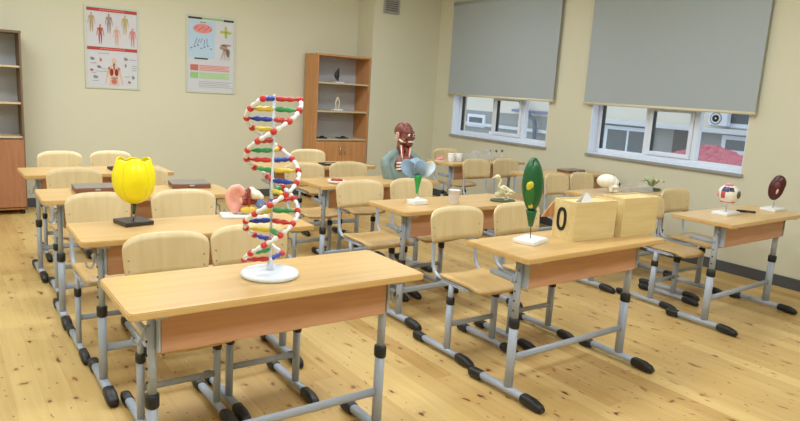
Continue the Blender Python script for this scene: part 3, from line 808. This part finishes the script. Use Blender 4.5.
g.ball((0, -.058, .398), (.050, .026, .020)); g.ball((0, -.085, .355), (.012, .018, .013)); g.ball((0, -.080, .374), (.008, .012, .024)); g.ball((0, -.076, .330), (.022, .012, .007)); g.ball((0, -.076, .316), (.02, .012, .006))
for s in (-1, 1):
    g.ball((s * .038, -.062, .352), (.018, .018, .014)); g.ball((s * .048, -.02, .325), (.016, .038, .028))
g.xf(HT)
g.tube([(0, .035, .14), (0, .032, .2), (.002, .026, .27), (.01, .016, .34)], [(.075, .07), (.054, .054), (.048, .05), (.048, .052)], 16)
for s in (-1, 1): g.tube([(s * .018, -.045, .19), (s * .026 + .006, -.03, .25), (s * .05 + .012, .015, .32)], [.012, .015, .015], 10)
g.ball((.02, -.045, .16), (.085, .055, .055)); g.ball((-.03, -.06, .125), (.05, .045, .06)); g.ball((.06, -.06, .125), (.055, .045, .06))
g.remesh('head', 'muscle', t, .006, 1)
for s in (-1, 1):
    e = MB().ball((s * .027, -.071, .377), .0125, 0, 14, 10).xf(HT).build('eye', 'eye_white', t)
    MB().ball((s * .027, -.0815, .377), (.0065, .004, .0065)).xf(HT).build('iris', 'dark_iris', e)
    g = MB()
    for k in range(9):
        a = -.9 + k * .45; g.ball((s * .070, .022 + .016 * cos(a), .362 + .030 * sin(a)), (.008, .009, .009), 0, 10, 8)
    g.ball((s * .064, .02, .362), (.008, .016, .024)); g.xf(HT); g.remesh('ear', 'ear_pale', t, .005, 1)
g = MB()
for k in range(9): a = -1.1 + k * .275; g.box((.030 * sin(a), -.056 - .032 * cos(a), .323), (.008, .006, .012), .002, rz=a)
g.xf(HT).build('teeth', 'eye_white', t)
MB().tube([hp((.045, -.05, .318)), hp((.062, -.015, .325)), hp((.066, .005, .34))], [.010, .010, .005], 10).build('jaw_bone', 'ear_bone', t)
MB().tube([hp((-.045, -.05, .318)), hp((-.062, -.015, .325)), hp((-.066, .005, .34))], [.010, .010, .005], 10).build('jaw_bone', 'ear_bone', t)
for s in (-1, 1):
    MB().tube([(.01 + s * .012, -.082, .17), (.012 + s * .02, -.062, .22), (.016 + s * .03, -.045, .29)], .006, 8).build('artery', 'vessel_red', t)
    MB().tube([(.01 + s * .024, -.088, .17), (.012 + s * .034, -.064, .22), (.016 + s * .042, -.044, .29)], .0055, 8).build('tendon', 'ear_bone', t)
    for k in range(3): MB().tube([(.02 + s * .010, -.107, .145 - k * .026), (.02 + s * .045, -.110, .150 - k * .026), (.02 + s * .085, -.088, .142 - k * .026)], .0075, 8).build('rib', 'eye_white', t)

# ------------------------------------------------------------------ blue flower, cup, bird skeleton
cmat('petal_blue', (132, 158, 184), .35); cmat('calyx_green', (46, 170, 88), .35); cmat('petal_pale', (196, 208, 216), .35)
t = thing('flower_model', 'flower model with pale blue petals and green calyx on a white block', 'model', (2.622, 3.447, DH))
MB().box((0, 0, .016), (.125, .075, .032), .005).build('base', 'white', t); MB().lathe([(.022, 0), (.016, .014), (.005, .02)], (0, 0, .03), 14).build('collar', 'white', t)
MB().tube([(0, 0, .04), (0, 0, .085)], .004, 8).build('rod', 'metal', t)
MB().lathe([(0, .07), (.008, .072), (.011, .10), (.017, .14), (.026, .175), (.036, .20), (.032, .2), (.0, .16)], (-.008, 0, 0), 20).build('calyx', 'calyx_green', t)
rgt, frn = Vector((.796, -.605, 0)), Vector((-.605, -.796, 0))
for k, (phi, ln, hw, fo) in enumerate(((138, .148, .050, .25), (84, .122, .040, .55), (44, .140, .042, .1), (108, .125, .048, -.5))):
    ph_ = radians(phi)
    dv = (rgt * cos(ph_) + Vector((0, 0, sin(ph_))) + frn * fo * .6).normalized()
    wv_ = (rgt * -sin(ph_) + Vector((0, 0, cos(ph_)))).normalized(); nv = dv.cross(wv_).normalized()
    def pf(u, v, off):
        uu = (u - .5) * 2
        wd = max(.008, hw * math.sqrt(max(0, 1 - (2 * v - 1.08) ** 2))) if v < .985 else hw * .3
        c = Vector((-.008, 0, .188)) + dv * (ln * v) + wv_ * (uu * wd) + nv * (.022 * uu * uu * sin(pi * v) + .02 * sin(pi * v) + off)
        return tuple(c)
    MB().grid(lambda u, v: pf(u, v, 0), 12, 18, 0, lambda u, v: pf(u, v, .004)).build('petal', 'petal_pale' if k == 2 else 'petal_blue', t)
MB().lathe([(0, .16), (.012, .17), (.014, .22), (.02, .235), (.0, .24)], (-.008, 0, 0), 14).build('pistil', 'ear_yellow', t)
cmat('cup_white', (222, 218, 222), .4)
t = thing('cup', 'white plastic cup standing right of the blue-petalled flower model', 'cup', (2.885, 3.385, DH))
MB().lathe([(0, 0), (.03, 0), (.032, .004), (.040, .092), (.042, .094), (.042, .097), (.038, .097), (.030, .006), (0, .005)], seg=28).build('body', 'cup_white', t)
MB().lathe([(.0365, .055), (.0375, .0575), (.038, .06), (.0365, .062)], seg=28, closed=True).build('rib_ring', 'cup_white', t)
cmat('olive_base', (70, 84, 62), .5); cmat('cream_bone', (230, 222, 184), .5)
t = thing('bird_skeleton', 'cream bird skeleton model on an oval dark green base', 'model', (3.325, 3.36, DH), -.45)
MB().lathe([(0, 0), (.09, 0), (.094, .006), (.09, .014), (0, .015)], seg=30, scale=(1, .6)).build('base', 'olive_base', t)
g = MB(); g.ball((-.052, 0, .178), (.02, .015, .016)); g.tube([(-.066, 0, .176), (-.085, 0, .17), (-.098, 0, .164)], [.009, .006, .002], 8); g.ball((-.04, 0, .176), .012); g.remesh('skull', 'cream_bone', t, .004, 1)
MB().tube([(-.038, 0, .17), (-.024, 0, .152), (-.03, 0, .128), (-.04, 0, .112), (-.03, 0, .10), (0, 0, .108), (.04, 0, .085), (.065, 0, .066), (.092, 0, .068)], [.006, .007, .007, .007, .008, .012, .012, .009, .003], 8).build('spine', 'cream_bone', t)
for k in range(6):
    x = -.025 + k * .013
    for s in (-1, 1): MB().tube([(x, 0, .108 - k * .004), (x - .004, s * .03, .09 - k * .003), (x - .012, s * .022, .058), (x - .016, 0, .05)], .0032, 6).build('rib', 'cream_bone', t)
g = MB(); g.ball((-.03, 0, .05), (.036, .006, .022)); g.ball((.045, 0, .075), (.03, .02, .014)); g.remesh('keel_and_pelvis', 'cream_bone', t, .004, 1)
for s in (-1, 1):
    MB().tube([(-.03, s * .02, .10), (.02, s * .038, .085), (-.01, s * .045, .07), (.05, s * .042, .055)], [.006, .005, .005, .003], 8).build('wing', 'cream_bone', t)
    MB().tube([(.04, s * .018, .07), (.005, s * .026, .05), (.035, s * .026, .034), (.028, s * .026, .017), (.0, s * .028, .016)], [.007, .006, .005, .004, .003], 8).build('leg', 'cream_bone', t)
t = thing('small_stand', 'small white specimen on a clear foot near the right end of the blue flower desk', 'model', (3.45, 3.42, DH))
MB().lathe([(0, 0), (.03, 0), (.03, .006), (.006, .01), (.005, .03)], seg=18).build('foot', 'clear', t)
g = MB(); g.ball((0, 0, .04), (.028, .02, .015)); g.ball((.015, 0, .048), (.015, .014, .012)); g.remesh('specimen', 'bone', t, .005, 1)

# ------------------------------------------------------------------ green pod, boxes, paper
cmat('pod_green', (22, 92, 48), .3); cmat('pod_pale', (44, 112, 54), .4); cmat('pod_yellow', (214, 200, 52), .35); cmat('thin_rod', (70, 74, 66), .4, metal=.6)
t = thing('pod_model', 'tall dark green pod model with yellow inside on a white slab', 'model', (2.528, 2.325, DH), .32)
MB().box((0, 0, .011), (.165, .125, .022), .004).build('base', 'white', t)
MB().tube([(0, 0, .02), (-.012, 0, .10)], .0025, 8).build('rod', 'thin_rod', t)
tilt = Matrix.Rotation(-.11, 4, 'Y')
T0 = Matrix.Translation((-.012, 0, .085)) @ tilt
MB().lathe([(0, 0), (.012, .002), (.015, .02), (.022, .055), (.029, .088), (.024, .09), (0, .085)], seg=20).xf(T0).build('calyx', 'pod_green', t)
pr = [(0, .085), (.018, .088), (.032, .11), (.043, .142), (.052, .178), (.056, .212), (.055, .246), (.049, .285), (.039, .32), (.026, .346), (.013, .363), (0, .369)]
MB().lathe(pr, seg=28).xf(T0).build('husk', 'pod_green', t)
fd = Matrix.Rotation(-.32 - .83 - .22, 4, 'Z')
g = MB().ball((0, -.048, .20), (.024, .014, .075), rot=Matrix.Rotation(-.06, 4, 'X')); g.xf(T0 @ fd).build('opening', 'pod_pale', t)
g = MB(); g.ball((-.004, -.052, .225), (.017, .012, .026)); g.ball((.006, -.054, .235), (.014, .011, .02)); g.ball((-.006, -.048, .19), (.010, .012, .022)); g.ball((.0, -.046, .15), (.012, .012, .026)); g.ball((.004, -.040, .12), (.014, .010, .012)); g.remesh('seeds', 'pod_yellow', (t), .005, 1)
sd = [c for c in t.children if c.name.startswith('seeds')][0]; sd.data.transform(T0 @ fd)
M['boxwood'] = wood('pale_pine_box', (230, 210, 158), (218, 194, 136), (3, 30, 30), .5)
cmat('mark_black', (26, 26, 26), .5); cmat('mark_inner', (206, 190, 146), .6); cmat('card_white', (238, 240, 246), .6)
def wbox(label, x, y, rz, w, d, h):
    t = thing('wooden_box', label, 'box', (x, y, DH), rz, 'pale wooden boxes on the desk')
    th = .009
    for nm, c, s in (('front_panel', (0, -d / 2 + th / 2, h / 2), (w, th, h)), ('back_panel', (0, d / 2 - th / 2, h / 2), (w, th, h)),
                     ('side_panel', (-w / 2 + th / 2, 0, h / 2), (th, d - 2 * th, h)), ('side_panel', (w / 2 - th / 2, 0, h / 2), (th, d - 2 * th, h)),
                     ('bottom_panel', (0, 0, th / 2), (w - 2 * th, d - 2 * th, th)), ('lid', (0, 0, h - .012), (w - 2 * th - .004, d - 2 * th - .004, .008))):
        MB().box(c, s, .0012).build(nm, 'boxwood', t)
    return t
bh = .212
t = wbox('pale wooden box marked with a black 0, nearer the green pod', 2.931, 2.312, -.05, .326, .16, bh)
g = MB(); n = 32
for k in range(n):
    a, b = 2 * pi * k / n, 2 * pi * (k + 1) / n
    def rg(q, r1, r2): return (-.163 - .0005, .014 + .034 * r1 * math.copysign(abs(cos(q)) ** .8, cos(q)), .108 + .064 * r2 * math.copysign(abs(sin(q)) ** .8, sin(q)))
    qs = [rg(a, 1, 1), rg(b, 1, 1), rg(b, .52, .72), rg(a, .52, .72)]
    A = [g.bm.verts.new(p) for p in qs]; B = [g.bm.verts.new((p[0] - .004, p[1], p[2])) for p in qs]
    g.bm.faces.new(A); g.bm.faces.new(B[::-1])
    for i in range(4): g.bm.faces.new((A[i], A[(i + 1) % 4], B[(i + 1) % 4], B[i]))
g.build('zero_mark', 'mark_black', t)
g = MB().prism([(-.160, .198), (-.250, .11), (-.160, .107)], lambda a, b, y: (a, y, b), .0805, .0885); g.build('side_flap', 'carcass', t)
t = wbox('pale wooden box without a mark, at the right end of its desk', 3.296, 2.288, -.04, .305, .16, .222)
t = thing('paper_tent', 'folded white paper tent on top of the box marked 0', 'paper', (2.868, 2.272, DH + bh - .008), -.1)
for s in (-1, 1):
    MB().prism([(-.054, 0), (.054, 0), (.014, .052), (.0, .054)], lambda a, b, y: (a, y + s * .022 * (1 - b / .057), b), -.0006, .0006).build('paper_fold', 'card_white', t)

# ------------------------------------------------------------------ window-side desks
cmat('skull_white', (240, 237, 226), .45)
t = thing('skull_model', 'rounded white skull standing behind the two wooden boxes', 'model', (4.60, 3.42, DH), .8)
g = MB(); g.ball((0, .015, .10), (.068, .088, .06)); g.ball((0, -.045, .088), (.052, .04, .045)); g.ball((0, -.06, .05), (.036, .034, .03)); g.ball((0, -.05, .022), (.042, .042, .02))
for s in (-1, 1): g.ball((s * .045, -.045, .06), (.016, .03, .012)); g.ball((s * .045, -.015, .04), (.009, .02, .03))
clip0(g.remesh('cranium', 'skull_white', t, .006, 3))
for s in (-1, 1): MB().ball((s * .023, -.082, .084), (.014, .008, .013)).build('eye_socket', 'dark_iris', t)
MB().ball((0, -.09, .058), (.007, .006, .01)).build('nose_opening', 'dark_iris', t)
g = MB()
for k in range(10): a = -1.0 + k * .222; g.box((.03 * sin(a), -.058 - .034 * cos(a), .036), (.006, .006, .014), .001, rz=a)
g.build('teeth', 'bone', t)
t = thing('clear_tray', 'low clear plastic tray between the white skull and the pale leafy model', 'tray', (4.92, 3.40, DH), .03)
g = MB(); w_, d_, h_ = .34, .16, .05
g.box((0, 0, .002), (w_, d_, .004))
for s in (-1, 1): g.box((0, s * d_ / 2, h_ / 2), (w_, .003, h_)); g.box((s * w_ / 2, 0, h_ / 2), (.003, d_, h_))
g.build('tray_walls', 'clear', t)
g = MB()
for s in (-1, 1): g.box((0, s * (d_ / 2 + .004), h_), (w_ + .014, .01, .004)); g.box((s * (w_ / 2 + .004), 0, h_), (.01, d_, .004))
g.build('rim', 'clear', t)
cmat('leaf_pale', (214, 216, 184), .5); cmat('leaf_green', (168, 184, 140), .5)
t = thing('plant_model', 'pale green leafy model on a flat dark base, behind the unmarked box', 'model', (5.21, 3.42, DH))
MB().lathe([(0, 0), (.105, 0), (.108, .006), (.104, .016), (0, .017)], seg=28, scale=(1, .62)).build('base', 'olive_base', t)
for k in range(13):
    a0 = k * 2.399; ln = .062 + .015 * (k % 3); ht = .06 + .025 * ((k * 5) % 4) / 3
    def lf(u, v, off):
        uu = (u - .5) * 2; x = .008 + ln * 1.3 * v; y = uu * .03 * math.sin(pi * min(.97, max(.06, v))); z = .016 + ht * math.sin(v * 2.2) + .008 * abs(uu) + off
        return (x * cos(a0) - y * sin(a0), .8 * (x * sin(a0) + y * cos(a0)), z)
    MB().grid(lambda u, v: lf(u, v, 0), 4, 8, 0, lambda u, v: lf(u, v, .002)).build('leaf', 'leaf_pale' if k % 3 else 'leaf_green', t)

def capf(mb, cen, R, lat0, lat1, lon0, lon1, off=.0015, mi=0):
    """patch raised on a ball: lon 0 faces -y, lon + to the right"""
    def f(u, v, o):
        la, lo = lat0 + (lat1 - lat0) * v, lon0 + (lon1 - lon0) * u; r_ = R + o
        return (cen[0] + r_ * cos(la) * sin(lo), cen[1] - r_ * cos(la) * cos(lo), cen[2] + r_ * sin(la))
    return mb.grid(lambda u, v: f(u, v, off), 8, 8, mi, lambda u, v: f(u, v, -.002))
cmat('eye_red', (196, 78, 82), .35); cmat('eye_purple', (74, 58, 110), .35); cmat('eye_dark', (52, 44, 46), .3); cmat('eye_rose', (224, 150, 156), .35); cmat('iris_olive', (92, 92, 70), .25)
t = thing('eye_model', 'eyeball model with red and purple patches on a white base', 'model', (4.672, 2.44, DH), .06)
MB().box((0, 0, .011), (.20, .115, .022), .004).build('base', 'white', t)
MB().tube([(0, 0, .02), (0, 0, .085)], .005, 10).build('rod', 'metal', t)
RZ = Matrix.Rotation(-1.147, 4, 'Z'); cen = (0, 0, 0); R_ = .073; TT = Matrix.Translation((0, 0, .148)) @ RZ
e = MB().ball(cen, R_, 0, 28, 18).xf(TT).build('eyeball', 'eye_white', t)
capf(MB(), cen, R_, .30, .85, -.75, .0).xf(TT).build('purple_patch', 'eye_purple', e)
capf(MB(), cen, R_, .36, .8, .02, .55).xf(TT).build('dark_patch', 'eye_dark', e)
capf(MB(), cen, R_, -.35, .28, -.72, -.3).xf(TT).build('red_patch', 'eye_red', e)
capf(MB(), cen, R_, -.25, .25, -1.35, -1.0).xf(TT).build('rose_patch', 'eye_rose', e)
g = MB()
for k in range(11): a = -.9 + k * .18; g.ball((R_ * .98 * sin(a) * .7, -R_ * .72 * cos(a) * .8, -R_ * .72), (.009, .008, .007))
g.xf(TT).build('lower_muscle', 'eye_red', e)
g = MB(); g.ball((-.004, -.02, R_ * .96), (.03, .025, .014)); g.xf(TT).build('upper_muscle', 'eye_rose', e)
g = MB().ball((R_ * .9, -R_ * .38, .004), (.010, .026, .028), rot=Matrix.Rotation(-.4, 4, 'Z')); g.xf(TT).build('iris', 'iris_olive', e)
g = MB().ball((R_ * .99, -R_ * .42, .004), (.006, .011, .012), rot=Matrix.Rotation(-.4, 4, 'Z')); g.xf(TT).build('pupil', 'eye_dark', e)
cmat('maroon', (74, 26, 32), .3); cmat('spot_rose', (206, 176, 170), .4)
t = thing('kidney_model', 'dark maroon oval kidney model upright on a white base', 'model', (5.30, 2.405, DH), .06)
MB().box((0, 0, .011), (.20, .115, .022), .004).build('base', 'white', t)
MB().tube([(0, 0, .02), (0, 0, .085)], .005, 10).build('rod', 'metal', t)
TT = Matrix.Translation((.005, 0, .178)) @ Matrix.Rotation(-1.2, 4, 'Z') @ Matrix.Rotation(.16, 4, 'Y')
g = MB(); g.ball((0, 0, .0), (.057, .032, .103)); g.ball((.004, 0, .03), (.054, .031, .07)); g.xf(TT); e = g.remesh('kidney_body', 'maroon', t, .007, 4)
MB().ball((.012, -.027, -.026), (.009, .008, .022)).xf(TT).build('pale_spot', 'spot_rose', e)
cmat('maroon_light', (112, 52, 54), .35)
MB().ball((.0, -.026, .02), (.022, .008, .026)).xf(TT).build('inner_patch', 'maroon_light', e)
t = thing('marker_pen', 'black marker pen lying between the eyeball model and kidney model', 'pen', (4.93, 2.425, DH + .009), -.75)
MB().tube([(-.065, 0, 0), (-.062, 0, 0), (.0, 0, 0), (.004, 0, 0)], [.007, .009, .009, .008], 12).build('cap', 'black', t)
MB().tube([(.0, 0, 0), (.06, 0, -.001), (.07, 0, -.001)], [.0078, .0075, .005], 12).build('barrel', 'charcoal', t)

# far desk under the left window
for x, lab in ((4.69, 'left one of two small white cups on the far window desk'), (4.80, 'right one of two small white cups on the far window desk')):
    t = thing('cup', lab, 'cup', (x, 5.60, DH), 0, 'small white cups on the far desk')
    MB().lathe([(0, 0), (.034, 0), (.036, .004), (.040, .085), (.038, .087), (.033, .006), (0, .005)], seg=22).build('body', 'white', t)
    MB().lathe([(.0395, .078), (.042, .081), (.042, .086), (.0385, .088)], seg=22, closed=True).build('rim', 'white', t)
for x, y, w, h, lab in ((4.98, 5.68, .22, .075, 'clear plastic tray right of the two small white cups'), (5.22, 5.67, .18, .11, 'taller clear plastic tray beside the three capped bottles')):
    t = thing('clear_tray', lab, 'tray', (x, y, DH), .02, 'clear plastic trays on the far desk')
    g = MB(); d = .14
    g.box((0, 0, .002), (w, d, .004)); g.box((0, -d / 2, h / 2), (w, .003, h)); g.box((0, d / 2, h / 2), (w, .003, h)); g.box((-w / 2, 0, h / 2), (.003, d, h)); g.box((w / 2, 0, h / 2), (.003, d, h))
    g.build('tray_walls', 'clear', t)
    g = MB()
    for s in (-1, 1): g.box((0, s * (d / 2 + .004), h), (w + .014, .010, .004)); g.box((s * (w / 2 + .004), 0, h), (.010, d, .004))
    g.build('rim', 'clear', t)
cmat('cap_brown', (96, 66, 56), .4)
for x, lab in ((5.36, 'leftmost of the three clear bottles with brown caps under the window'), (5.455, 'middle one of the three clear bottles with brown caps under the window'), (5.55, 'rightmost of the three clear bottles with brown caps under the window')):
    t = thing('bottle', lab, 'bottle', (x, 5.69, DH), 0, 'brown-capped bottles on the far desk')
    MB().lathe([(0, 0), (.024, 0), (.026, .004), (.026, .06), (.018, .075), (.011, .082), (.011, .095), (0, .095)], seg=18).build('body', 'clear', t)
    MB().lathe([(0, .092), (.013, .092), (.014, .096), (.013, .115), (0, .116)], seg=14).build('cap', 'cap_brown', t)
t = thing('brush', 'thin dark stick lying below the three brown-capped bottles', 'brush', (5.50, 5.54, DH + .008), -.05)
MB().tube([(-.03, 0, 0), (.0, 0, 0), (.10, 0, 0)], [.007, .006, .004], 8).build('handle', 'eye_purple', t)
MB().tube([(-.08, 0, .002), (-.055, 0, .003), (-.028, 0, 0)], [.011, .014, .008], 10).build('head', 'cap_brown', t)
t = thing('model_piece', 'small pinkish lump left of the two small white cups', 'model', (4.585, 5.66, DH))
g = MB(); g.ball((0, 0, .022), (.05, .035, .022)); g.ball((.03, .0, .03), (.025, .025, .02)); clip0(g.remesh('lump', 'eye_rose', t, .007, 2))
MB().lathe([(0, 0), (.055, 0), (.055, .004), (0, .005)], seg=20).build('plate', 'ear_bone', t)

# ------------------------------------------------------------------ outdoors
cmat('render_cream', (226, 222, 208), .8, noise=(1.2, .05)); cmat('render_grey', (146, 150, 150), .85, noise=(1.5, .08)); cmat('ledge_pale', (214, 222, 228), .7); cmat('pane_dark', (70, 82, 90), .2); cmat('door_dark', (44, 40, 40), .5)
cmat('roof_pink', (204, 92, 116), .55, noise=(6, .12)); cmat('asphalt', (128, 128, 126), .9); cmat('pipe_dark', (70, 92, 118), .4)
struct(MB().box((13, 7, -3.65), (13.2, 30, .1)).build('ground', 'asphalt'))
FX = 12.0
t = thing('building', 'pale rendered building across the yard, seen through both windows', 'building', (FX, 9, -3.6))
def B(x, y0, y1, z0, z1, dx, name, m_, bev=0, p=None): return MB().box((x - FX, (y0 + y1) / 2 - 9, (z0 + z1) / 2 + 3.6), (dx, y1 - y0, z1 - z0), bev).build(name, m_, p or t)
B(FX + .4, 2, 19, -3.6, 1.10, .8, 'lower_wall', 'render_grey')
B(FX + .4, 2, 19, 1.10, 5.5, .8, 'upper_wall', 'render_cream')
B(FX - .12, 2, 10, 1.08, 1.17, .24, 'ledge', 'ledge_pale', .01)
B(FX - .05, 10.2, 19, .70, .78, .1, 'band', 'ledge_pale', .01); B(FX - .05, 10.2, 12.0, 1.16, 1.22, .1, 'band', 'ink_blue', .01)
def bwin(y0, y1, z0, z1, bars=1):
    f = B(FX - .03, y0, y1, z0, z1, .06, 'window', 'frame_white', .01)
    n = bars + 1; w = (y1 - y0 - .12) / n
    for k in range(n): B(FX - .05, y0 + .06 + k * w + .03, y0 + .06 + (k + 1) * w - .03, z0 + .08, z1 - .08, .04, 'pane', 'pane_dark', 0, f)
bwin(7.95, 9.15, .35, 1.04, 1); bwin(5.9, 6.52, .72, 1.06, 0); bwin(5.9, 6.52, 1.2, 1.9, 0); bwin(13.0, 13.7, .66, 1.0, 0); bwin(11.6, 12.8, -.2, .6, 1); bwin(3.2, 4.6, .6, 1.9, 1)
d = B(FX - .03, 7.02, 7.5, -.6, 1.07, .06, 'door', 'door_dark', .005)
B(FX - .07, 7.06, 7.1, .2, .3, .03, 'handle', 'metal', 0, d)
t = thing('air_conditioner', 'white air conditioner unit on the wall of the building outside', 'air conditioner', (FX - .16, 6.56, 1.20))
MB().box((0, 0, .15), (.14, .36, .26), .012).build('casing', 'frame_white', t)
g = MB().lathe([(0, 0), (.10, 0), (.11, .008), (.10, .012), (0, .01)], seg=24); g.xf(Matrix.Translation((-.068, .03, .15)) @ Matrix.Rotation(-pi / 2, 4, 'Y')).build('fan_grille', 'pane_dark', t)
g = MB()
for k in range(3): g.lathe([(.03 + k * .03, 0), (.036 + k * .03, .003), (.036 + k * .03, .006), (.03 + k * .03, .006)], seg=20)
g.ball((0, 0, .006), (.018, .018, .006)); g.xf(Matrix.Translation((-.076, .03, .15)) @ Matrix.Rotation(-pi / 2, 4, 'Y')).build('grille_rings', 'ledge_pale', t)
for s in (-1, 1): MB().box((.01, s * .13, .014), (.14, .03, .008)).build('bracket', 'metal', t)
t = thing('drain_pipe', 'bent dark drain pipe on the outside wall behind the left window', 'pipe', (FX - .19, 11.1, -3.6))
MB().tube([(0, .55, 5.05), (0, .42, 4.9), (0, .12, 4.66), (0, .02, 4.6), (0, -.02, 4.5), (0, -.04, 4.2), (0, -.04, 3.98), (0, -.04, 0)], .05, 12).build('pipe', 'pipe_dark', t)
for z in (4.1, 2.5, 1.0): MB().lathe([(.05, 0), (.062, .005), (.062, .05), (.05, .055)], (0, -.04, z), 14).build('clamp', 'pipe_dark', t)
t = thing('tiled_roof_shed', 'low outbuilding with a pink tiled hip roof outside the right window', 'building', (9.75, 5.46, -3.6))
hx, hy, ry, ze, zr = .85, .84, .12, 4.14, 4.52
MB().box((0, 0, ze / 2), (2 * hx - .3, 2 * hy - .3, ze)).build('walls', 'render_grey', t)
def slope(name, a, b, c, d, n):
    """a-b eave edge, d-c ridge edge; rounded tile courses"""
    a, b, c, d = map(Vector, (a, b, c, d)); nrm = (b - a).cross(d - a).normalized()
    if nrm.z < 0: nrm = -nrm
    def f(u, v, o=0):
        e = a.lerp(b, u); r_ = d.lerp(c, u); p = e.lerp(r_, v)
        x = (p - a).dot((b - a).normalized()); l = (p - e).length
        return tuple(p + nrm * (.045 * abs(sin(x * pi / .17)) + .02 * (1 - (l / .22) % 1.0) + o))
    MB().grid(lambda u, v: f(u, v), n, 30, 0, lambda u, v: f(u, v, -.06), smooth=False).build(name, 'roof_pink', t)
A_, B_, C_, D_ = (-hx, -hy, ze), (-hx, hy, ze), (hx, hy, ze), (hx, -hy, ze); R1, R2 = (0, -ry, zr), (0, ry, zr)
slope('roof_slope', A_, B_, R2, R1, 80); slope('roof_slope', C_, D_, R1, R2, 80)
slope('roof_slope', B_, C_, R2, R2, 60); slope('roof_slope', D_, A_, R1, R1, 60)
MB().tube([R1, R2], .05, 10).build('ridge_cap', 'roof_pink', t)
for p, q_ in ((A_, R1), (B_, R2), (C_, R2), (D_, R1)): MB().tube([p, q_], .04, 10).build('hip_cap', 'roof_pink', t)

# ------------------------------------------------------------------ daylight, ceiling lamps, camera
w = bpy.data.worlds.new('overcast_sky'); SC.world = w; w.use_nodes = True
nt = w.node_tree; bg = nt.nodes['Background']
sky = nt.nodes.new('ShaderNodeTexSky'); sky.sky_type = 'HOSEK_WILKIE'; sky.turbidity = 8; sky.sun_direction = (-.5, -.3, .6); sky.ground_albedo = .4
mx = nt.nodes.new('ShaderNodeMix'); mx.data_type = 'RGBA'; mx.inputs[0].default_value = .8
nt.links.new(sky.outputs[0], mx.inputs[6]); mx.inputs[7].default_value = (.78, .89, 1, 1)
nt.links.new(mx.outputs[2], bg.inputs[0]); bg.inputs[1].default_value = 1.5

def lamp(x, y, p):
    l = bpy.data.lights.new('ceiling_lamp', 'AREA'); l.shape = 'RECTANGLE'; l.size = 1.2; l.size_y = .6
    l.energy = p; l.color = (.86, .94, 1)
    o = bpy.data.objects.new('ceiling_lamp', l); COL.objects.link(o); o.location = (x, y, ZC - .06)
for x, y, p in ((-.3, .2, 52), (1.9, .2, 52), (4.1, .2, 38), (-.3, 3.0, 50), (1.9, 3.0, 46), (4.1, 3.0, 34), (-.3, 5.8, 60), (1.9, 5.8, 60), (4.1, 5.8, 36)):
    lamp(x, y, p * .80)

F_, PITCH, ROLL, YAW, CH = 655.33, .180899, .061185, -.624263, 1.506117
fw = Vector((-sin(YAW) * cos(PITCH), cos(YAW) * cos(PITCH), -sin(PITCH)))
r = fw.cross(Vector((0, 0, 1))).normalized(); u = r.cross(fw)
r2 = cos(ROLL) * r + sin(ROLL) * u; u2 = -sin(ROLL) * r + cos(ROLL) * u
cd = bpy.data.cameras.new('camera'); cd.sensor_width = 36; cd.lens = F_ * 36 / 800; cd.clip_start = .05; cd.clip_end = 200
co = bpy.data.objects.new('camera', cd); COL.objects.link(co)
mw = Matrix((r2, u2, -fw)).transposed().to_4x4(); mw.translation = (0, 0, CH)
co.matrix_world = mw
SC.camera = co
vs = SC.view_settings
vs.view_transform = 'Standard'; vs.look = 'None'; vs.gamma = 1; vs.use_curve_mapping = False; vs.exposure = 0
